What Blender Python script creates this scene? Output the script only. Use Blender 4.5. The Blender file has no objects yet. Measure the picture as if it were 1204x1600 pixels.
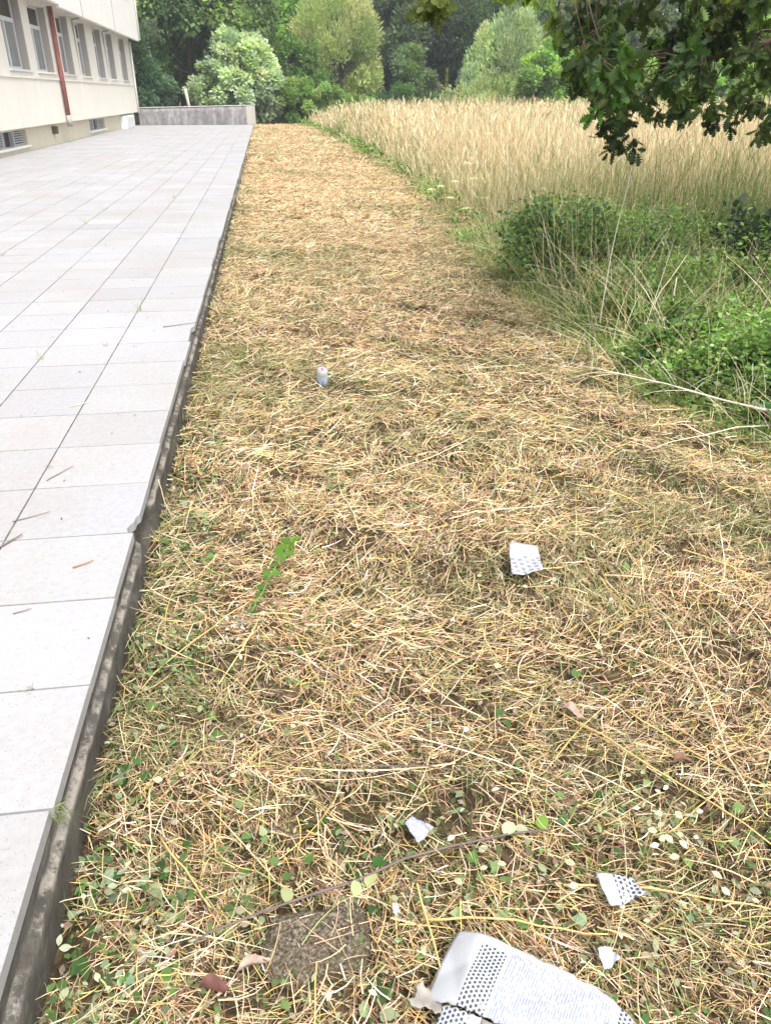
import bpy, bmesh, math, random
import numpy as np
from mathutils import Vector
C = bpy.context.scene.collection
R = np.random.default_rng(11)
random.seed(5)

# ------------------------------------------------------------------ camera, sky, sun
cam = bpy.data.objects.new('camera', bpy.data.cameras.new('camera'))
C.objects.link(cam)
PITCH = math.atan(652/1200); YAW = math.radians(8.0)
cam.location = (0, 0, 1.55)
cam.rotation_euler = (math.pi/2 - PITCH, 0, -YAW)
cam.data.sensor_fit = 'VERTICAL'; cam.data.sensor_height = 24; cam.data.sensor_width = 18
cam.data.lens = 18.0; cam.data.clip_start = .05; cam.data.clip_end = 2000
bpy.context.scene.camera = cam
w = bpy.data.worlds.new('World'); bpy.context.scene.world = w; w.use_nodes = True
nt = w.node_tree; nt.nodes.clear()
SUN = Vector((.25, -.55, 1.0)).normalized()
sky = nt.nodes.new('ShaderNodeTexSky'); sky.sky_type = 'NISHITA'; sky.sun_disc = False
sky.sun_elevation = math.asin(SUN.z); sky.sun_rotation = math.atan2(SUN.x, SUN.y)
sky.dust_density = 5.0; sky.air_density = 1.0; sky.ozone_density = 1.0
hs = nt.nodes.new('ShaderNodeHueSaturation'); hs.inputs['Saturation'].default_value = .32
bg = nt.nodes.new('ShaderNodeBackground'); bg.inputs['Strength'].default_value = .15
wo = nt.nodes.new('ShaderNodeOutputWorld')
nt.links.new(sky.outputs[0], hs.inputs['Color']); nt.links.new(hs.outputs[0], bg.inputs[0]); nt.links.new(bg.outputs[0], wo.inputs[0])
sl = bpy.data.lights.new('sun', 'SUN'); sl.energy = 1.6; sl.angle = math.radians(10); sl.color = (1, .95, .87)
so = bpy.data.objects.new('sun', sl); C.objects.link(so)
so.rotation_euler = SUN.to_track_quat('Z', 'Y').to_euler()
vs = bpy.context.scene.view_settings
vs.view_transform = 'Standard'; vs.look = 'None'; vs.gamma = 1; vs.exposure = 1.15

# ------------------------------------------------------------------ helpers
def tag(o, label=None, cat=None, group=None, kind=None):
    if label: o['label'] = label
    if cat: o['category'] = cat
    if group: o['group'] = group
    if kind: o['kind'] = kind
    return o
def empty(name, loc, label, cat, group=None):
    o = bpy.data.objects.new(name, None); C.objects.link(o); o.location = loc
    o.empty_display_size = .1
    return tag(o, label, cat, group)
def link(name, me, mat, parent=None):
    o = bpy.data.objects.new(name, me); C.objects.link(o)
    if mat: me.materials.append(mat)
    if parent:
        o.parent = parent
        o.matrix_parent_inverse.identity()
        pl = Vector(parent.location)
        p = parent.parent
        while p: pl += Vector(p.location); p = p.parent
        o.location = -pl            # meshes are written in world coordinates
    return o
def npmesh(name, V, F, col=None, smooth=False):
    """V (n,3); F (m,k) all the same k, or a list of such arrays; col (n,3)"""
    me = bpy.data.meshes.new(name)
    Fs = F if isinstance(F, list) else [F]
    me.vertices.add(len(V)); me.vertices.foreach_set('co', np.asarray(V, np.float32).ravel())
    nl = sum(f.size for f in Fs); npoly = sum(len(f) for f in Fs)
    me.loops.add(nl); me.polygons.add(npoly)
    me.loops.foreach_set('vertex_index', np.concatenate([f.ravel() for f in Fs]).astype(np.int32))
    st = []; b = 0
    for f in Fs:
        st.append(b + np.arange(len(f))*f.shape[1]); b += f.size
    me.polygons.foreach_set('loop_start', np.concatenate(st).astype(np.int32))
    if smooth: me.polygons.foreach_set('use_smooth', np.ones(npoly, bool))
    if col is not None:
        a = me.color_attributes.new('Col', 'FLOAT_COLOR', 'POINT')
        c4 = np.ones((len(V), 4), np.float32); c4[:, :3] = col
        a.data.foreach_set('color', c4.ravel())
    me.update(); me.validate()
    return me
def unit(a): return a/np.maximum(np.linalg.norm(a, axis=-1, keepdims=True), 1e-9)
_nw = [(R.uniform(0, 6.28), R.uniform(0, 6.28)) for _ in range(12)]
def noise2(x, y, s):
    r = 0
    for i, (a, p) in enumerate(_nw):
        k = (.6+.28*i)/s
        r = r + np.sin((x*np.cos(a*1.7)+y*np.sin(a*1.7))*k*2.2 + p + 1.3*np.sin((x*np.sin(a)-y*np.cos(a))*k + a))/(1+.25*i)
    return r/3.0
def gbase(y):
    t = np.clip((y-10)/25, 0, 1); return .17*t*t*(3-2*t)
def gz(x, y):
    x = np.asarray(x, float); y = np.asarray(y, float)
    n = .018*noise2(x, y, .33) + .013*noise2(x+9, y-4, .9) + .012*noise2(x-3, y+6, .13)
    fade = np.clip((x+.56)/.12, 0, 1)
    return gbase(y) + n*fade - .03*(1-fade)
EY = [0, 3, 4, 5.5, 7, 9, 12, 16, 24, 37, 45]
EX = [2.7, 2.35, 2.1, 2.05, 2.15, 2.2, 2.45, 2.68, 2.6, 2.3, 1.9]
def edge(y): return np.interp(y, EY, EX)

def ribbons(P, head, L, W, pitch, bend, col, K=3, curl=None, prof=None):
    N = len(P); P = np.asarray(P, float)
    if curl is None: curl = R.normal(0, .45, N)
    seg = L/K
    roll = R.uniform(-1.2, 1.2, N)
    pts = [P]; p = P; dirs = []
    for k in range(K):
        a = pitch + bend*(k/K); h = head + curl*(k/K)
        d = np.stack([np.cos(h)*np.cos(a), np.sin(h)*np.cos(a), np.sin(a)], 1)
        p = p + d*seg[:, None]; pts.append(p); dirs.append(d)
    dirs.append(dirs[-1])
    prof = prof if prof is not None else np.interp(np.linspace(0, 1, K+1), [0, .6, 1], [1, .9, .25])
    V = np.empty((N, K+1, 2, 3))
    for k in range(K+1):
        d = dirs[k]
        s = np.cross(d, np.array([0, 0, 1.])); s = unit(s)
        u = np.cross(s, d)
        s2 = s*np.cos(roll)[:, None] + u*np.sin(roll)[:, None]
        hw = (W*prof[k]/2)[:, None]
        V[:, k, 0] = pts[k]-s2*hw; V[:, k, 1] = pts[k]+s2*hw
    idx = np.arange(N)[:, None]*(K+1)*2
    F = np.concatenate([idx + np.array([[2*k, 2*k+1, 2*k+3, 2*k+2]]) for k in range(K)], 0)
    cc = np.repeat(col, (K+1)*2, axis=0)
    return V.reshape(-1, 3), F, cc
def merge(parts):
    Vs, Fs, Cs = [], [], []; b = 0
    for V, F, c in parts:
        Vs.append(V); Fs.append(F+b); Cs.append(c); b += len(V)
    V = np.concatenate(Vs); c = np.concatenate(Cs)
    byk = {}
    for f in Fs: byk.setdefault(f.shape[1], []).append(f)
    return V, [np.concatenate(v) for v in byk.values()], c
def palette(N, cols, wts, jit=.12):
    cols = np.array(cols); wts = np.array(wts, float); wts /= wts.sum()
    c = cols[R.choice(len(cols), N, p=wts)]
    return np.clip(c*(1+R.normal(0, jit, (N, 1)))*(1+R.normal(0, jit*.35, (N, 3))), .004, .95)

def leaf_tpl(prof, fold=.18, droop=.15):
    """prof = half widths at stations along the length 0..1"""
    K = len(prof)-1; V = []; F = []
    for i, wd in enumerate(prof):
        t = i/K; z = -droop*t*t
        V += [(t, 0, z), (t, wd, z+fold*wd), (t, -wd, z+fold*wd)]
    for i in range(K):
        a = 3*i; b = a+3
        F += [(a, b, b+1, a+1), (a, a+2, b+2, b)]
    return np.array(V), np.array(F)
DIAM = (np.array([(0, 0, 0), (.45, .3, .06), (1, 0, -.08), (.45, -.3, .06)]), np.array([(0, 2, 1), (0, 3, 2)]))
NARR = (np.array([(0, 0, 0), (.45, .12, .02), (1, 0, -.05), (.45, -.12, .02)]), np.array([(0, 2, 1), (0, 3, 2)]))
OVAL = leaf_tpl([.02, .2, .3, .3, .2, .02])
OAKL = leaf_tpl([.012, .04, .17, .07, .27, .09, .36, .11, .33, .12, .20, .02], .25, .2)
IVYL = leaf_tpl([.05, .36, .46, .33, .36, .2, .12, .01], .22, .18)
def leaves(tpl, P, X, Nrm, S, col):
    T, F = tpl; N = len(P)
    X = unit(X); Y = unit(np.cross(Nrm, X)); Z = np.cross(X, Y)
    V = P[:, None, :] + S[:, None, None]*(T[None, :, 0, None]*X[:, None] + T[None, :, 1, None]*Y[:, None] + T[None, :, 2, None]*Z[:, None])
    FF = (np.arange(N)*len(T))[:, None, None] + F[None]
    return V.reshape(-1, 3), FF.reshape(-1, F.shape[1]), np.repeat(col, len(T), axis=0)

def tube(pts, rad, seg=7, cap=True):
    pts = np.array(pts, float); n = len(pts)
    rad = np.broadcast_to(np.asarray(rad, float), (n,)) if np.ndim(rad) else np.full(n, rad)
    tang = np.gradient(pts, axis=0); tang = unit(tang)
    ref = np.array([0, 0, 1.]) if abs(tang[0][2]) < .9 else np.array([1., 0, 0])
    V = []
    for i in range(n):
        s = unit(np.cross(tang[i], ref)); u = np.cross(s, tang[i])
        for k in range(seg):
            a = 2*math.pi*k/seg
            V.append(pts[i]+rad[i]*(math.cos(a)*s+math.sin(a)*u))
    F = [(i*seg+k, i*seg+(k+1) % seg, (i+1)*seg+(k+1) % seg, (i+1)*seg+k) for i in range(n-1) for k in range(seg)]
    V.append(pts[0]); V.append(pts[-1]); a = n*seg
    Fc = [(a, (k+1) % seg, k, a) for k in range(seg)] if False else []
    T = [((k+1) % seg, k, a) for k in range(seg)] + [((n-1)*seg+k, (n-1)*seg+(k+1) % seg, a+1) for k in range(seg)]
    return np.array(V), np.array(F), np.array(T)
def tubes_mesh(name, lst, seg=7, smooth=True):
    Vs, Fs, Ts = [], [], []; b = 0
    for pts, rad in lst:
        V, F, T = tube(pts, rad, seg); Vs.append(V); Fs.append(F+b); Ts.append(T+b); b += len(V)
    return npmesh(name, np.concatenate(Vs), [np.concatenate(Fs), np.concatenate(Ts)], smooth=smooth)
def wob(p0, p1, n, amp, sag=0):
    p0 = np.array(p0, float); p1 = np.array(p1, float)
    t = np.linspace(0, 1, n)[:, None]
    o = R.normal(0, amp, (n, 3)); o[0] = 0; o[-1] *= .3
    p = p0*(1-t)+p1*t+np.cumsum(o, 0)*.5
    p[:, 2] += sag*4*(t*(1-t))[:, 0]
    return p
def boxes(name, lst, mat, parent=None, bevel=0):
    """lst of (x0,x1,y0,y1,z0,z1)"""
    bm = bmesh.new()
    for x0, x1, y0, y1, z0, z1 in lst:
        vv = [bm.verts.new(c) for c in ((x0, y0, z0), (x1, y0, z0), (x1, y1, z0), (x0, y1, z0), (x0, y0, z1), (x1, y0, z1), (x1, y1, z1), (x0, y1, z1))]
        for f in ((3, 2, 1, 0), (4, 5, 6, 7), (0, 1, 5, 4), (1, 2, 6, 5), (2, 3, 7, 6), (3, 0, 4, 7)): bm.faces.new([vv[i] for i in f])
    if bevel: bmesh.ops.bevel(bm, geom=bm.edges[:], offset=bevel, segments=1, affect='EDGES')
    me = bpy.data.meshes.new(name); bm.to_mesh(me); bm.free()
    return link(name, me, mat, parent)

# ------------------------------------------------------------------ materials
class M:
    def __init__(s, name, base=(.5, .5, .5), rough=.8, spec=.3):
        s.m = bpy.data.materials.new(name); s.m.use_nodes = True; s.nt = s.m.node_tree
        s.b = s.nt.nodes['Principled BSDF']; s.b.inputs['Roughness'].default_value = rough
        s.b.inputs['Base Color'].default_value = (*base, 1); s.b.inputs['Specular IOR Level'].default_value = spec
        s.out = s.nt.nodes['Material Output']
    def n(s, t, **kw):
        nd = s.nt.nodes.new(t)
        for k, v in kw.items():
            if k in nd.inputs: nd.inputs[k].default_value = v
            else: setattr(nd, k, v)
        return nd
    def l(s, a, b): s.nt.links.new(a, b)
    def co(s, scale=(1, 1, 1), kind='Object'):
        tc = s.n('ShaderNodeTexCoord'); mp = s.n('ShaderNodeMapping'); mp.inputs['Scale'].default_value = scale
        s.l(tc.outputs[kind], mp.inputs[0]); return mp.outputs[0]
    def noise(s, scale, det=4, vec=None, rough=.6):
        nd = s.n('ShaderNodeTexNoise'); nd.inputs['Scale'].default_value = scale; nd.inputs['Detail'].default_value = det; nd.inputs['Roughness'].default_value = rough
        if vec is not None: s.l(vec, nd.inputs['Vector'])
        return nd.outputs['Fac']
    def ramp(s, fac, stops, interp='LINEAR'):
        r = s.n('ShaderNodeValToRGB'); r.color_ramp.interpolation = interp
        e = r.color_ramp.elements
        while len(e) < len(stops): e.new(.5)
        for i, (p, c) in enumerate(stops):
            e[i].position = p; e[i].color = (*c, 1) if len(c) == 3 else c
        s.l(fac, r.inputs[0]); return r.outputs[0]
    def mix(s, fac, a, b, mode='MIX'):
        m = s.n('ShaderNodeMix'); m.data_type = 'RGBA'; m.blend_type = mode
        for v, i in ((fac, 0), (a, 6), (b, 7)):
            if isinstance(v, (int, float)): m.inputs[i].default_value = v
            elif isinstance(v, tuple): m.inputs[i].default_value = (*v, 1)
            else: s.l(v, m.inputs[i])
        return m.outputs[2]
    def base(s, c): s.l(c, s.b.inputs['Base Color']); return s
    def bump(s, h, st=.3, d=.01):
        b = s.n('ShaderNodeBump'); b.inputs['Strength'].default_value = st; b.inputs['Distance'].default_value = d
        s.l(h, b.inputs['Height']); s.l(b.outputs[0], s.b.inputs['Normal']); return s
def g3(v): return (v, v, v)
def leafmat(name, trans=.35, rough=.55, spec=.25, tcol=(1.5, 1.5, .6)):
    a = M(name, rough=rough, spec=spec)
    at = a.n('ShaderNodeAttribute', attribute_name='Col')
    a.base(at.outputs['Color'])
    if trans > 0:
        tr = a.n('ShaderNodeBsdfTranslucent'); mx = a.n('ShaderNodeMixShader'); mx.inputs[0].default_value = trans
        c = a.mix(1.0, at.outputs['Color'], tcol, 'MULTIPLY')
        a.l(c, tr.inputs[0]); a.l(a.b.outputs[0], mx.inputs[1]); a.l(tr.outputs[0], mx.inputs[2]); a.l(mx.outputs[0], a.out.inputs[0])
    return a.m
LEAF = leafmat('leaf', .45); OAKM = leafmat('oak leaf', .38, .5, .2, (1.7, 1.8, .5)); STRAW = leafmat('straw', .15, .6, .3, (1.1, 1, .8)); GRASSM = leafmat('grass', .3)

def mk_ground():
    a = M('soil and thatch', rough=.95, spec=.1)
    v = a.co()
    n1 = a.noise(18, 8, v, .75); n2 = a.noise(1.3, 4, v)
    c = a.ramp(n1, [(.3, (.018, .012, .008)), (.5, (.07, .05, .03)), (.7, (.22, .16, .09))])
    g = a.ramp(n1, [(.3, (.02, .022, .01)), (.7, (.12, .12, .05))])
    f = a.ramp(n2, [(.5, g3(0)), (.68, g3(.6))])
    a.base(a.mix(f, c, g)).bump(n1, .8, .03); return a.m
def mk_tile():
    a = M('white speckled terrace tile', rough=.75, spec=.25)
    v = a.co()
    at = a.n('ShaderNodeAttribute', attribute_name='Col')
    vo = a.n('ShaderNodeTexVoronoi'); vo.inputs['Scale'].default_value = 170; a.l(v, vo.inputs['Vector'])
    sp = a.ramp(vo.outputs['Distance'], [(.16, g3(1)), (.30, g3(0))])
    pick = a.ramp(a.noise(95, 2, v), [(.50, g3(0)), (.58, g3(1))])
    spk = a.mix(1.0, sp, pick, 'MULTIPLY')
    dirt = a.ramp(a.noise(.9, 6, v, .7), [(.40, g3(0)), (.72, g3(.6))])
    fine = a.ramp(a.noise(40, 4, v), [(.35, g3(.90)), (.65, g3(1))])
    c = a.mix(dirt, at.outputs['Color'], (.30, .275, .25))
    c = a.mix(1.0, c, fine, 'MULTIPLY')
    spk2 = a.mix(1.0, spk, g3(.55), 'MULTIPLY')
    c = a.mix(spk2, c, (.05, .05, .055))
    a.base(c).bump(a.noise(120, 3, v), .15, .002); return a.m
def mk_kerb():
    a = M('stained concrete edge', rough=.9, spec=.15)
    v = a.co(); n = a.noise(9, 8, v, .7); n3 = a.noise(2.0, 5, a.co((1, 1, 6)), .7)
    c = a.ramp(n, [(.3, (.045, .043, .038)), (.55, (.10, .095, .085)), (.75, (.20, .19, .17))])
    f = a.ramp(n3, [(.45, g3(0)), (.7, g3(.6))])
    sx = a.n('ShaderNodeTexCoord'); sz = a.n('ShaderNodeSeparateXYZ'); a.l(sx.outputs['Object'], sz.inputs[0])
    bd = a.ramp(sz.outputs['Z'], [(.085, g3(0)), (.105, g3(1)), (.125, g3(0))])
    cr = a.ramp(a.noise(7, 6, a.co((1, 1, 2)), .8), [(.47, g3(0)), (.56, g3(.9))])
    c = a.mix(f, c, (.15, .13, .10)); c = a.mix(a.mix(1.0, bd, cr, 'MULTIPLY'), c, (.33, .30, .26))
    a.base(c).bump(n, .9, .015); return a.m
def mk_plaster(col, dark, name):
    a = M(name, rough=.85, spec=.15)
    v = a.co(); n = a.noise(.6, 6, v, .65); st = a.noise(1.1, 6, a.co((3, 3, .35)), .7)
    f = a.ramp(st, [(.48, g3(0)), (.75, g3(.5))])
    c = a.mix(f, col, dark)
    c = a.mix(a.ramp(n, [(.35, g3(.0)), (.7, g3(.35))]), c, tuple(x*.88 for x in col))
    a.base(c).bump(a.noise(60, 3, v), .2, .004); return a.m
def mk_wallc():
    a = M('weathered concrete wall', rough=.9, spec=.1)
    v = a.co(); st = a.noise(2.2, 7, a.co((1.6, 1.6, .45)), .72); n = a.noise(7, 6, v, .7)
    c = a.ramp(st, [(.3, (.07, .065, .07)), (.5, (.19, .18, .19)), (.68, (.42, .40, .39))])
    gr = a.ramp(a.noise(.75, 2, a.co((1, 1, .12))), [(.57, g3(0)), (.64, g3(.85))])
    c = a.mix(gr, c, (.055, .08, .03))
    c = a.mix(.35, c, a.ramp(n, [(.3, g3(.1)), (.7, g3(.4))]))
    a.base(c).bump(n, .4, .01); return a.m
def mk_bark(col, name='bark'):
    a = M(name, rough=.9, spec=.1); n = a.noise(14, 7, a.co((1, 1, .25)), .7)
    a.base(a.ramp(n, [(.3, tuple(x*.45 for x in col)), (.7, col)])).bump(n, .8, .02); return a.m
GROUND = mk_ground(); TILE = mk_tile(); KERB = mk_kerb(); BARK = mk_bark((.12, .09, .065))
CREAM = mk_plaster((.72, .69, .62), (.62, .585, .51), 'cream rendered wall'); WHITE = mk_plaster((.74, .725, .69), (.64, .61, .56), 'white rendered panel')
PLINTH = mk_plaster((.62, .575, .45), (.48, .44, .33), 'cream rendered plinth'); REVEAL_SHADE = mk_plaster((.38, .355, .33), (.30, .28, .26), 'shade tinted window reveal')
CONC = mk_wallc()
FRAME = M('white painted frame', (.60, .61, .62), .4, .4).m
DGLASS = M('dark window glass', (.035, .03, .028), .12, .6).m
def mk_blind():
    a = M('glass over grey roller blind', rough=.25, spec=.5)
    a.base(a.ramp(a.noise(1.4, 3, a.co((1, 1, .5))), [(.3, (.16, .18, .18)), (.7, (.27, .29, .29))])); return a.m
BLIND = mk_blind()
RED = mk_bark((.42, .17, .15), 'red painted pipe'); GREYP = M('grey plastic pipe', (.36, .34, .31), .6).m
SLAT = M('grey metal louvre', (.42, .43, .45), .5).m

# ------------------------------------------------------------------ ground and terrace
def mk_sheet():
    xs = np.unique(np.concatenate([[-400, -150, -60, -30, -16, -8, -4, -2, -1], np.arange(-.72, 3.6, .045), np.arange(3.6, 9, .25), [10, 13, 17, 24, 34, 50, 80, 150, 400]]))
    ys = np.unique(np.concatenate([[-400, -150, -50, -20, -8, -4, -2, -1, 0], np.arange(.3, 7, .045), np.arange(7, 14, .12), np.arange(14, 50, .6), [52, 56, 62, 70, 85, 110, 160, 250, 400]]))
    X, Y = np.meshgrid(xs, ys); Z = gz(X, Y)
    far = (np.abs(X) > 9) | (Y > 50) | (Y < 0)
    Z = np.where(far, gbase(Y) - .02, Z)
    Z = np.where(X < -.75, np.minimum(Z, -.02)+gbase(Y)*0, Z)
    Z = np.where(X < -.75, np.where(Y > 44.9, .17, -.03), Z)
    V = np.stack([X.ravel(), Y.ravel(), Z.ravel()], 1)
    nx = len(xs); ny = len(ys); i = np.arange(nx-1)[None] + np.arange(ny-1)[:, None]*nx
    F = np.stack([i, i+1, i+1+nx, i+nx], -1).reshape(-1, 4)
    return tag(link('ground', npmesh('ground', V, F, smooth=True), GROUND), 'brown soil and dry thatch under the mown strip and the field', 'ground', kind='structure')
mk_sheet()
TX = -.55; CH = 2.80          # terrace edge, y of the chipped corner
def terrace():
    T = .2; gap = .0032
    xe = [TX-.012, TX-.43] + [TX-.43-.402*k for k in range(1, 16)]
    y0 = 1.235 - .4*8; ys = [y0+.4*k for k in range(121) if y0+.4*k < 44.6]
    bm = bmesh.new(); cl = bm.loops.layers.float_color.new('Col')
    for j in range(len(ys)-1):
        for i in range(len(xe)-1):
            x1 = xe[i]-gap*1.1; x0 = xe[i+1]+gap*1.1; a = ys[j]+gap*1.15; b = ys[j+1]-gap*1.15
            if i == 0: x1 = TX + random.gauss(0, .0035)
            dz = random.gauss(0, .0004); tx = random.gauss(0, .0004); ty = random.gauss(0, .0004)
            v = .348*(1+random.gauss(0, .03)); col = (v*.985, v*.995, v*(1.045+random.gauss(0, .01)), 1)
            # the outline, with the chip at the broken corner
            pts = [(x0, a), (x1, a), (x1, b), (x0, b)]
            if i == 0 and a < CH < b+.02 and b-CH < .22:
                pts = [(x0, a), (x1-.022, a), (x1-.03, a+.02), (x1-.024, a+.05), (x1-.012, a+.075), (x1-.010, a+.11), (x1, a+.13), (x1, b), (x0, b)]
            if i == 0 and ys[j] < 4.9 < ys[j+1]: pts = [(x0, a), (x1-.012, a), (x1-.02, b-.08), (x1, b-.03), (x1, b), (x0, b)]
            top = [bm.verts.new((x, y, T+dz+tx*(1 if x > (x0+x1)/2 else -1)+ty*(1 if y > (a+b)/2 else -1))) for x, y in pts]
            bot = [bm.verts.new((x, y, T-.032)) for x, y in pts]
            fs = [bm.faces.new(top)]
            for k in range(len(pts)): fs.append(bm.faces.new((bot[k], bot[(k+1) % len(pts)], top[(k+1) % len(pts)], top[k])))
            for f in fs:
                for lp in f.loops: lp[cl] = col
    me = bpy.data.meshes.new('terrace'); bm.to_mesh(me); bm.free()
    tag(link('terrace', me, TILE), 'raised terrace of square white speckled tiles beside the building', 'terrace', kind='structure')
    # mortar bed between and below the tiles, then the edge beam under them
    xl = xe[-1]
    boxes('terrace_bed', [(xl, TX-.05, -2, 44.5, .10, .192)], mk_mortar())
    bpy.data.objects['terrace_bed']['kind'] = 'structure'; bpy.data.objects['terrace_bed']['label'] = 'grey sandy mortar in the joints of the terrace tiles'; bpy.data.objects['terrace_bed']['category'] = 'mortar'
    # edge beam: subdivided wavy face
    yy = np.concatenate([np.arange(-2, 12, .035), np.arange(12, 44.56, .3)]); zz = np.array([-.12, -.05, 0, .04, .08, .105, .11, .13, .155])
    Y, Z = np.meshgrid(yy, zz)
    X = TX - .004 + .005*noise2(Y*1.3, Z*6, .22) + .003*noise2(Y*1.1+3, Z*3, .06) + np.where(Z < .107, .010, -.006)
    hole = np.clip(1-np.abs(Y-(CH-.12))/.17, 0, 1)
    X = X - .06*np.clip(hole*2.2, 0, 1)*np.where((Z > .0) & (Z < .15), 1, .3)
    V = np.stack([X.ravel(), Y.ravel(), Z.ravel()], 1); nx = len(yy)
    i = np.arange(nx-1)[None]+np.arange(len(zz)-1)[:, None]*nx
    F = np.stack([i, i+1, i+1+nx, i+nx], -1).reshape(-1, 4)
    o = link('terrace_edge', npmesh('terrace_edge', V, F), KERB)
    tag(o, 'dark stained concrete edge of the terrace facing the mown grass', 'terrace edge', kind='structure')
    md = o.modifiers.new('s', 'SOLIDIFY'); md.thickness = .02; md.offset = -1
def mk_mortar():
    a = M('sandy joint mortar', rough=.95, spec=.1); a.base(a.ramp(a.noise(8, 6, a.co()), [(.35, (.10, .09, .08)), (.65, (.31, .295, .27))])); return a.m
terrace()

# ------------------------------------------------------------------ building
def building():
    b = empty('school_building', (-6.4, 44.5, .17), 'long cream two storey building with deep set windows and a white overhanging upper floor', 'building')
    XW = -6.2; XB = -6.4; XU = -5.7; Y0, Y1 = 5.0, 44.5; XK = -17
    wins = [(23.3-2.95*k, 25.2-2.95*k) for k in range(5, 0, -1)] + [(23.25, 25.3), (26.05, 28.1), (29.35, 31.05), (32.2, 33.85), (35.3, 36.95), (38.0, 39.6), (41.2, 42.95)]
    vents = [(24.4-5.9, 25.1-5.9+1.0), (21.3, 24.3), (33.05, 36.1)]
    # plinth with vent openings
    pl = []; y = Y0
    for a, c in vents: pl.append((XB-.25, XB, y, a, .1, .79)); pl.append((XB-.25, XB, a, c, .1, .36)); pl.append((XB-.25, XB, a, c, .72, .79)); y = c
    pl.append((XB-.25, XB, y, Y1-.06, .1, .79)); pl.append((XK, XB-.25, Y1-.3, Y1-.06, .1, .79))
    boxes('plinth', pl, PLINTH, b)
    # window storey
    wl = [(XW-.5, XW, Y0, Y1, .79, 2.08)]; y = Y0
    for a, c in wins: wl.append((XW-.5, XW, y, a, 2.08, 3.95)); y = c
    wl.append((XW-.5, XW, y, Y1, 2.08, 3.95))
    wl.append((XK, XW-.5, Y1-.3, Y1, .79, 3.95)); wl.append((XK, XW-.5, Y0, Y0+.3, .1, 3.95))
    boxes('wall', wl, CREAM, b)
    # overhanging upper storey
    ys = [Y0, 10.2, 16.2, 22.1, 27.9, 31.15, 37.6, Y1]
    up = []
    for k in range(7):
        a = ys[k]+(.02 if k else 0); c = ys[k+1]-.02
        if k >= 4: up.append((XU-.14, XU, a, c, 3.80, 7.6))
        else: up.append((XU-.14, XU-.0, a, c, 3.86, 7.6))
    boxes('upper_panels', up, WHITE, b, .012)
    boxes('soffit', [(XW-.2, XU-.15, Y0, Y1-.003, 3.951, 4.1)] + [(XW+.002, XU-.142, ys[k]-.09, ys[k]+.09, 3.84, 3.949) for k in range(1, 7)], WHITE, b)
    boxes('upper_wall', [(XK, XU-.145, Y0+.004, Y1-.004, 4.101, 7.55)], WHITE, b)
    boxes('roof', [(XK-.3, XU+.12, Y0-.3, Y1+.3, 7.601, 7.78)], mk_plaster((.55, .53, .5), (.4, .38, .35), 'roof edge'), b)
    for yy in (ys[5], ys[6]):
        boxes('joint_strip', [(XU-.03, XU+.015, yy-.03, yy+.03, 3.82, 7.55)], GREYP, b)
    # upper windows
    for a in (12, 18, 24, 33.4, 41.0):
        f = boxes('window', [(XU+.003, XU+.03, a, a+1.3, 5.3, 5.36), (XU+.003, XU+.03, a, a+1.3, 6.9, 6.96), (XU+.003, XU+.03, a, a+.06, 5.36, 6.9), (XU+.003, XU+.03, a+1.24, a+1.3, 5.36, 6.9)], FRAME, b)
        boxes('pane', [(XU+.004, XU+.012, a+.06, a+1.24, 5.36, 6.9)], BLIND, f)
    XR = XW-.27
    for n, (a, c) in enumerate(wins):
        top = 3.80; e = .07
        fr = [(XR, XR+.06, a+.002, a+e, 2.14, top), (XR, XR+.06, c-e, c-.002, 2.14, top), (XR, XR+.06, a+e, c-e, top-e, top-.002), (XR, XR+.06, a+e, c-e, 2.14, 2.14+e), (XR, XR+.075, a+e, c-e, 3.22, 3.32)]
        m = (a+c)/2; fr.append((XR+.002, XR+.07, m-.04, m+.04, 2.14+e, 3.22))
        f = boxes('window', fr, FRAME, b, .006)
        boxes('upper_pane', [(XR+.01, XR+.03, a+e, c-e, 3.32, top-e)], DGLASS, f)
        boxes('lower_pane', [(XR+.01, XR+.03, a+e, c-e, 2.14+e, 3.22)], BLIND, f)
        boxes('sill', [(XR-.02, XW+.045, a-.06, c+.06, 2.081, 2.135)], FRAME if n % 2 else CREAM, f, .006)
        boxes('lintel', [(XW-.5, XW-.002, a+.001, c-.001, 3.80, 3.949)], CREAM, f)
        boxes('reveal', [(XR+.061, XW-.012, c-.03, c-.001, 2.136, top-.001)], REVEAL_SHADE, f)  # facing on the far jamb, its shade put into the grey colour
    # basement louvres
    for a, c in vents:
        L = []; t = c-a
        for (p, q) in ((a+.03, a+t*.33), (a+t*.67, c-.03)):
            for k in range(6):
                z = .38+k*.056
                L.append((XB-.16+.0, XB-.07, p, q, z, z+.03))
        L += [(XB-.165, XB-.065, a+.002, c-.002, .361, .376), (XB-.17, XB-.06, a+t*.33, a+t*.36, .36, .72), (XB-.17, XB-.06, a+t*.64, a+t*.67, .36, .72)]
        v = boxes('vent_window', L, SLAT, b)
        boxes('pane', [(XB-.2, XB-.17, a+.01, c-.01, .36, .72)], DGLASS, v)
        boxes('sill', [(XB-.05, XB+.06, a-.1, c+.1, .3, .359)], WHITE, v, .006)
    # red downpipe on a pale strip, with its shoe
    p = link('red_downpipe', tubes_mesh('red_downpipe', [([(XW+.09, 28.45, 3.94), (XW+.09, 28.45, .95)], .07)], 10), RED, b)
    link('pipe_shoe', tubes_mesh('pipe_shoe', [([(XW+.09, 28.45, .98), (XW+.09, 28.45, .66)], .08)], 10), GREYP, p)
    boxes('drain_box', [(XB-.0+.002, XB+.12, 27.2, 27.5, .5, .7)], mk_bark((.16, .13, .1), 'rusty box'), b)
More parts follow.
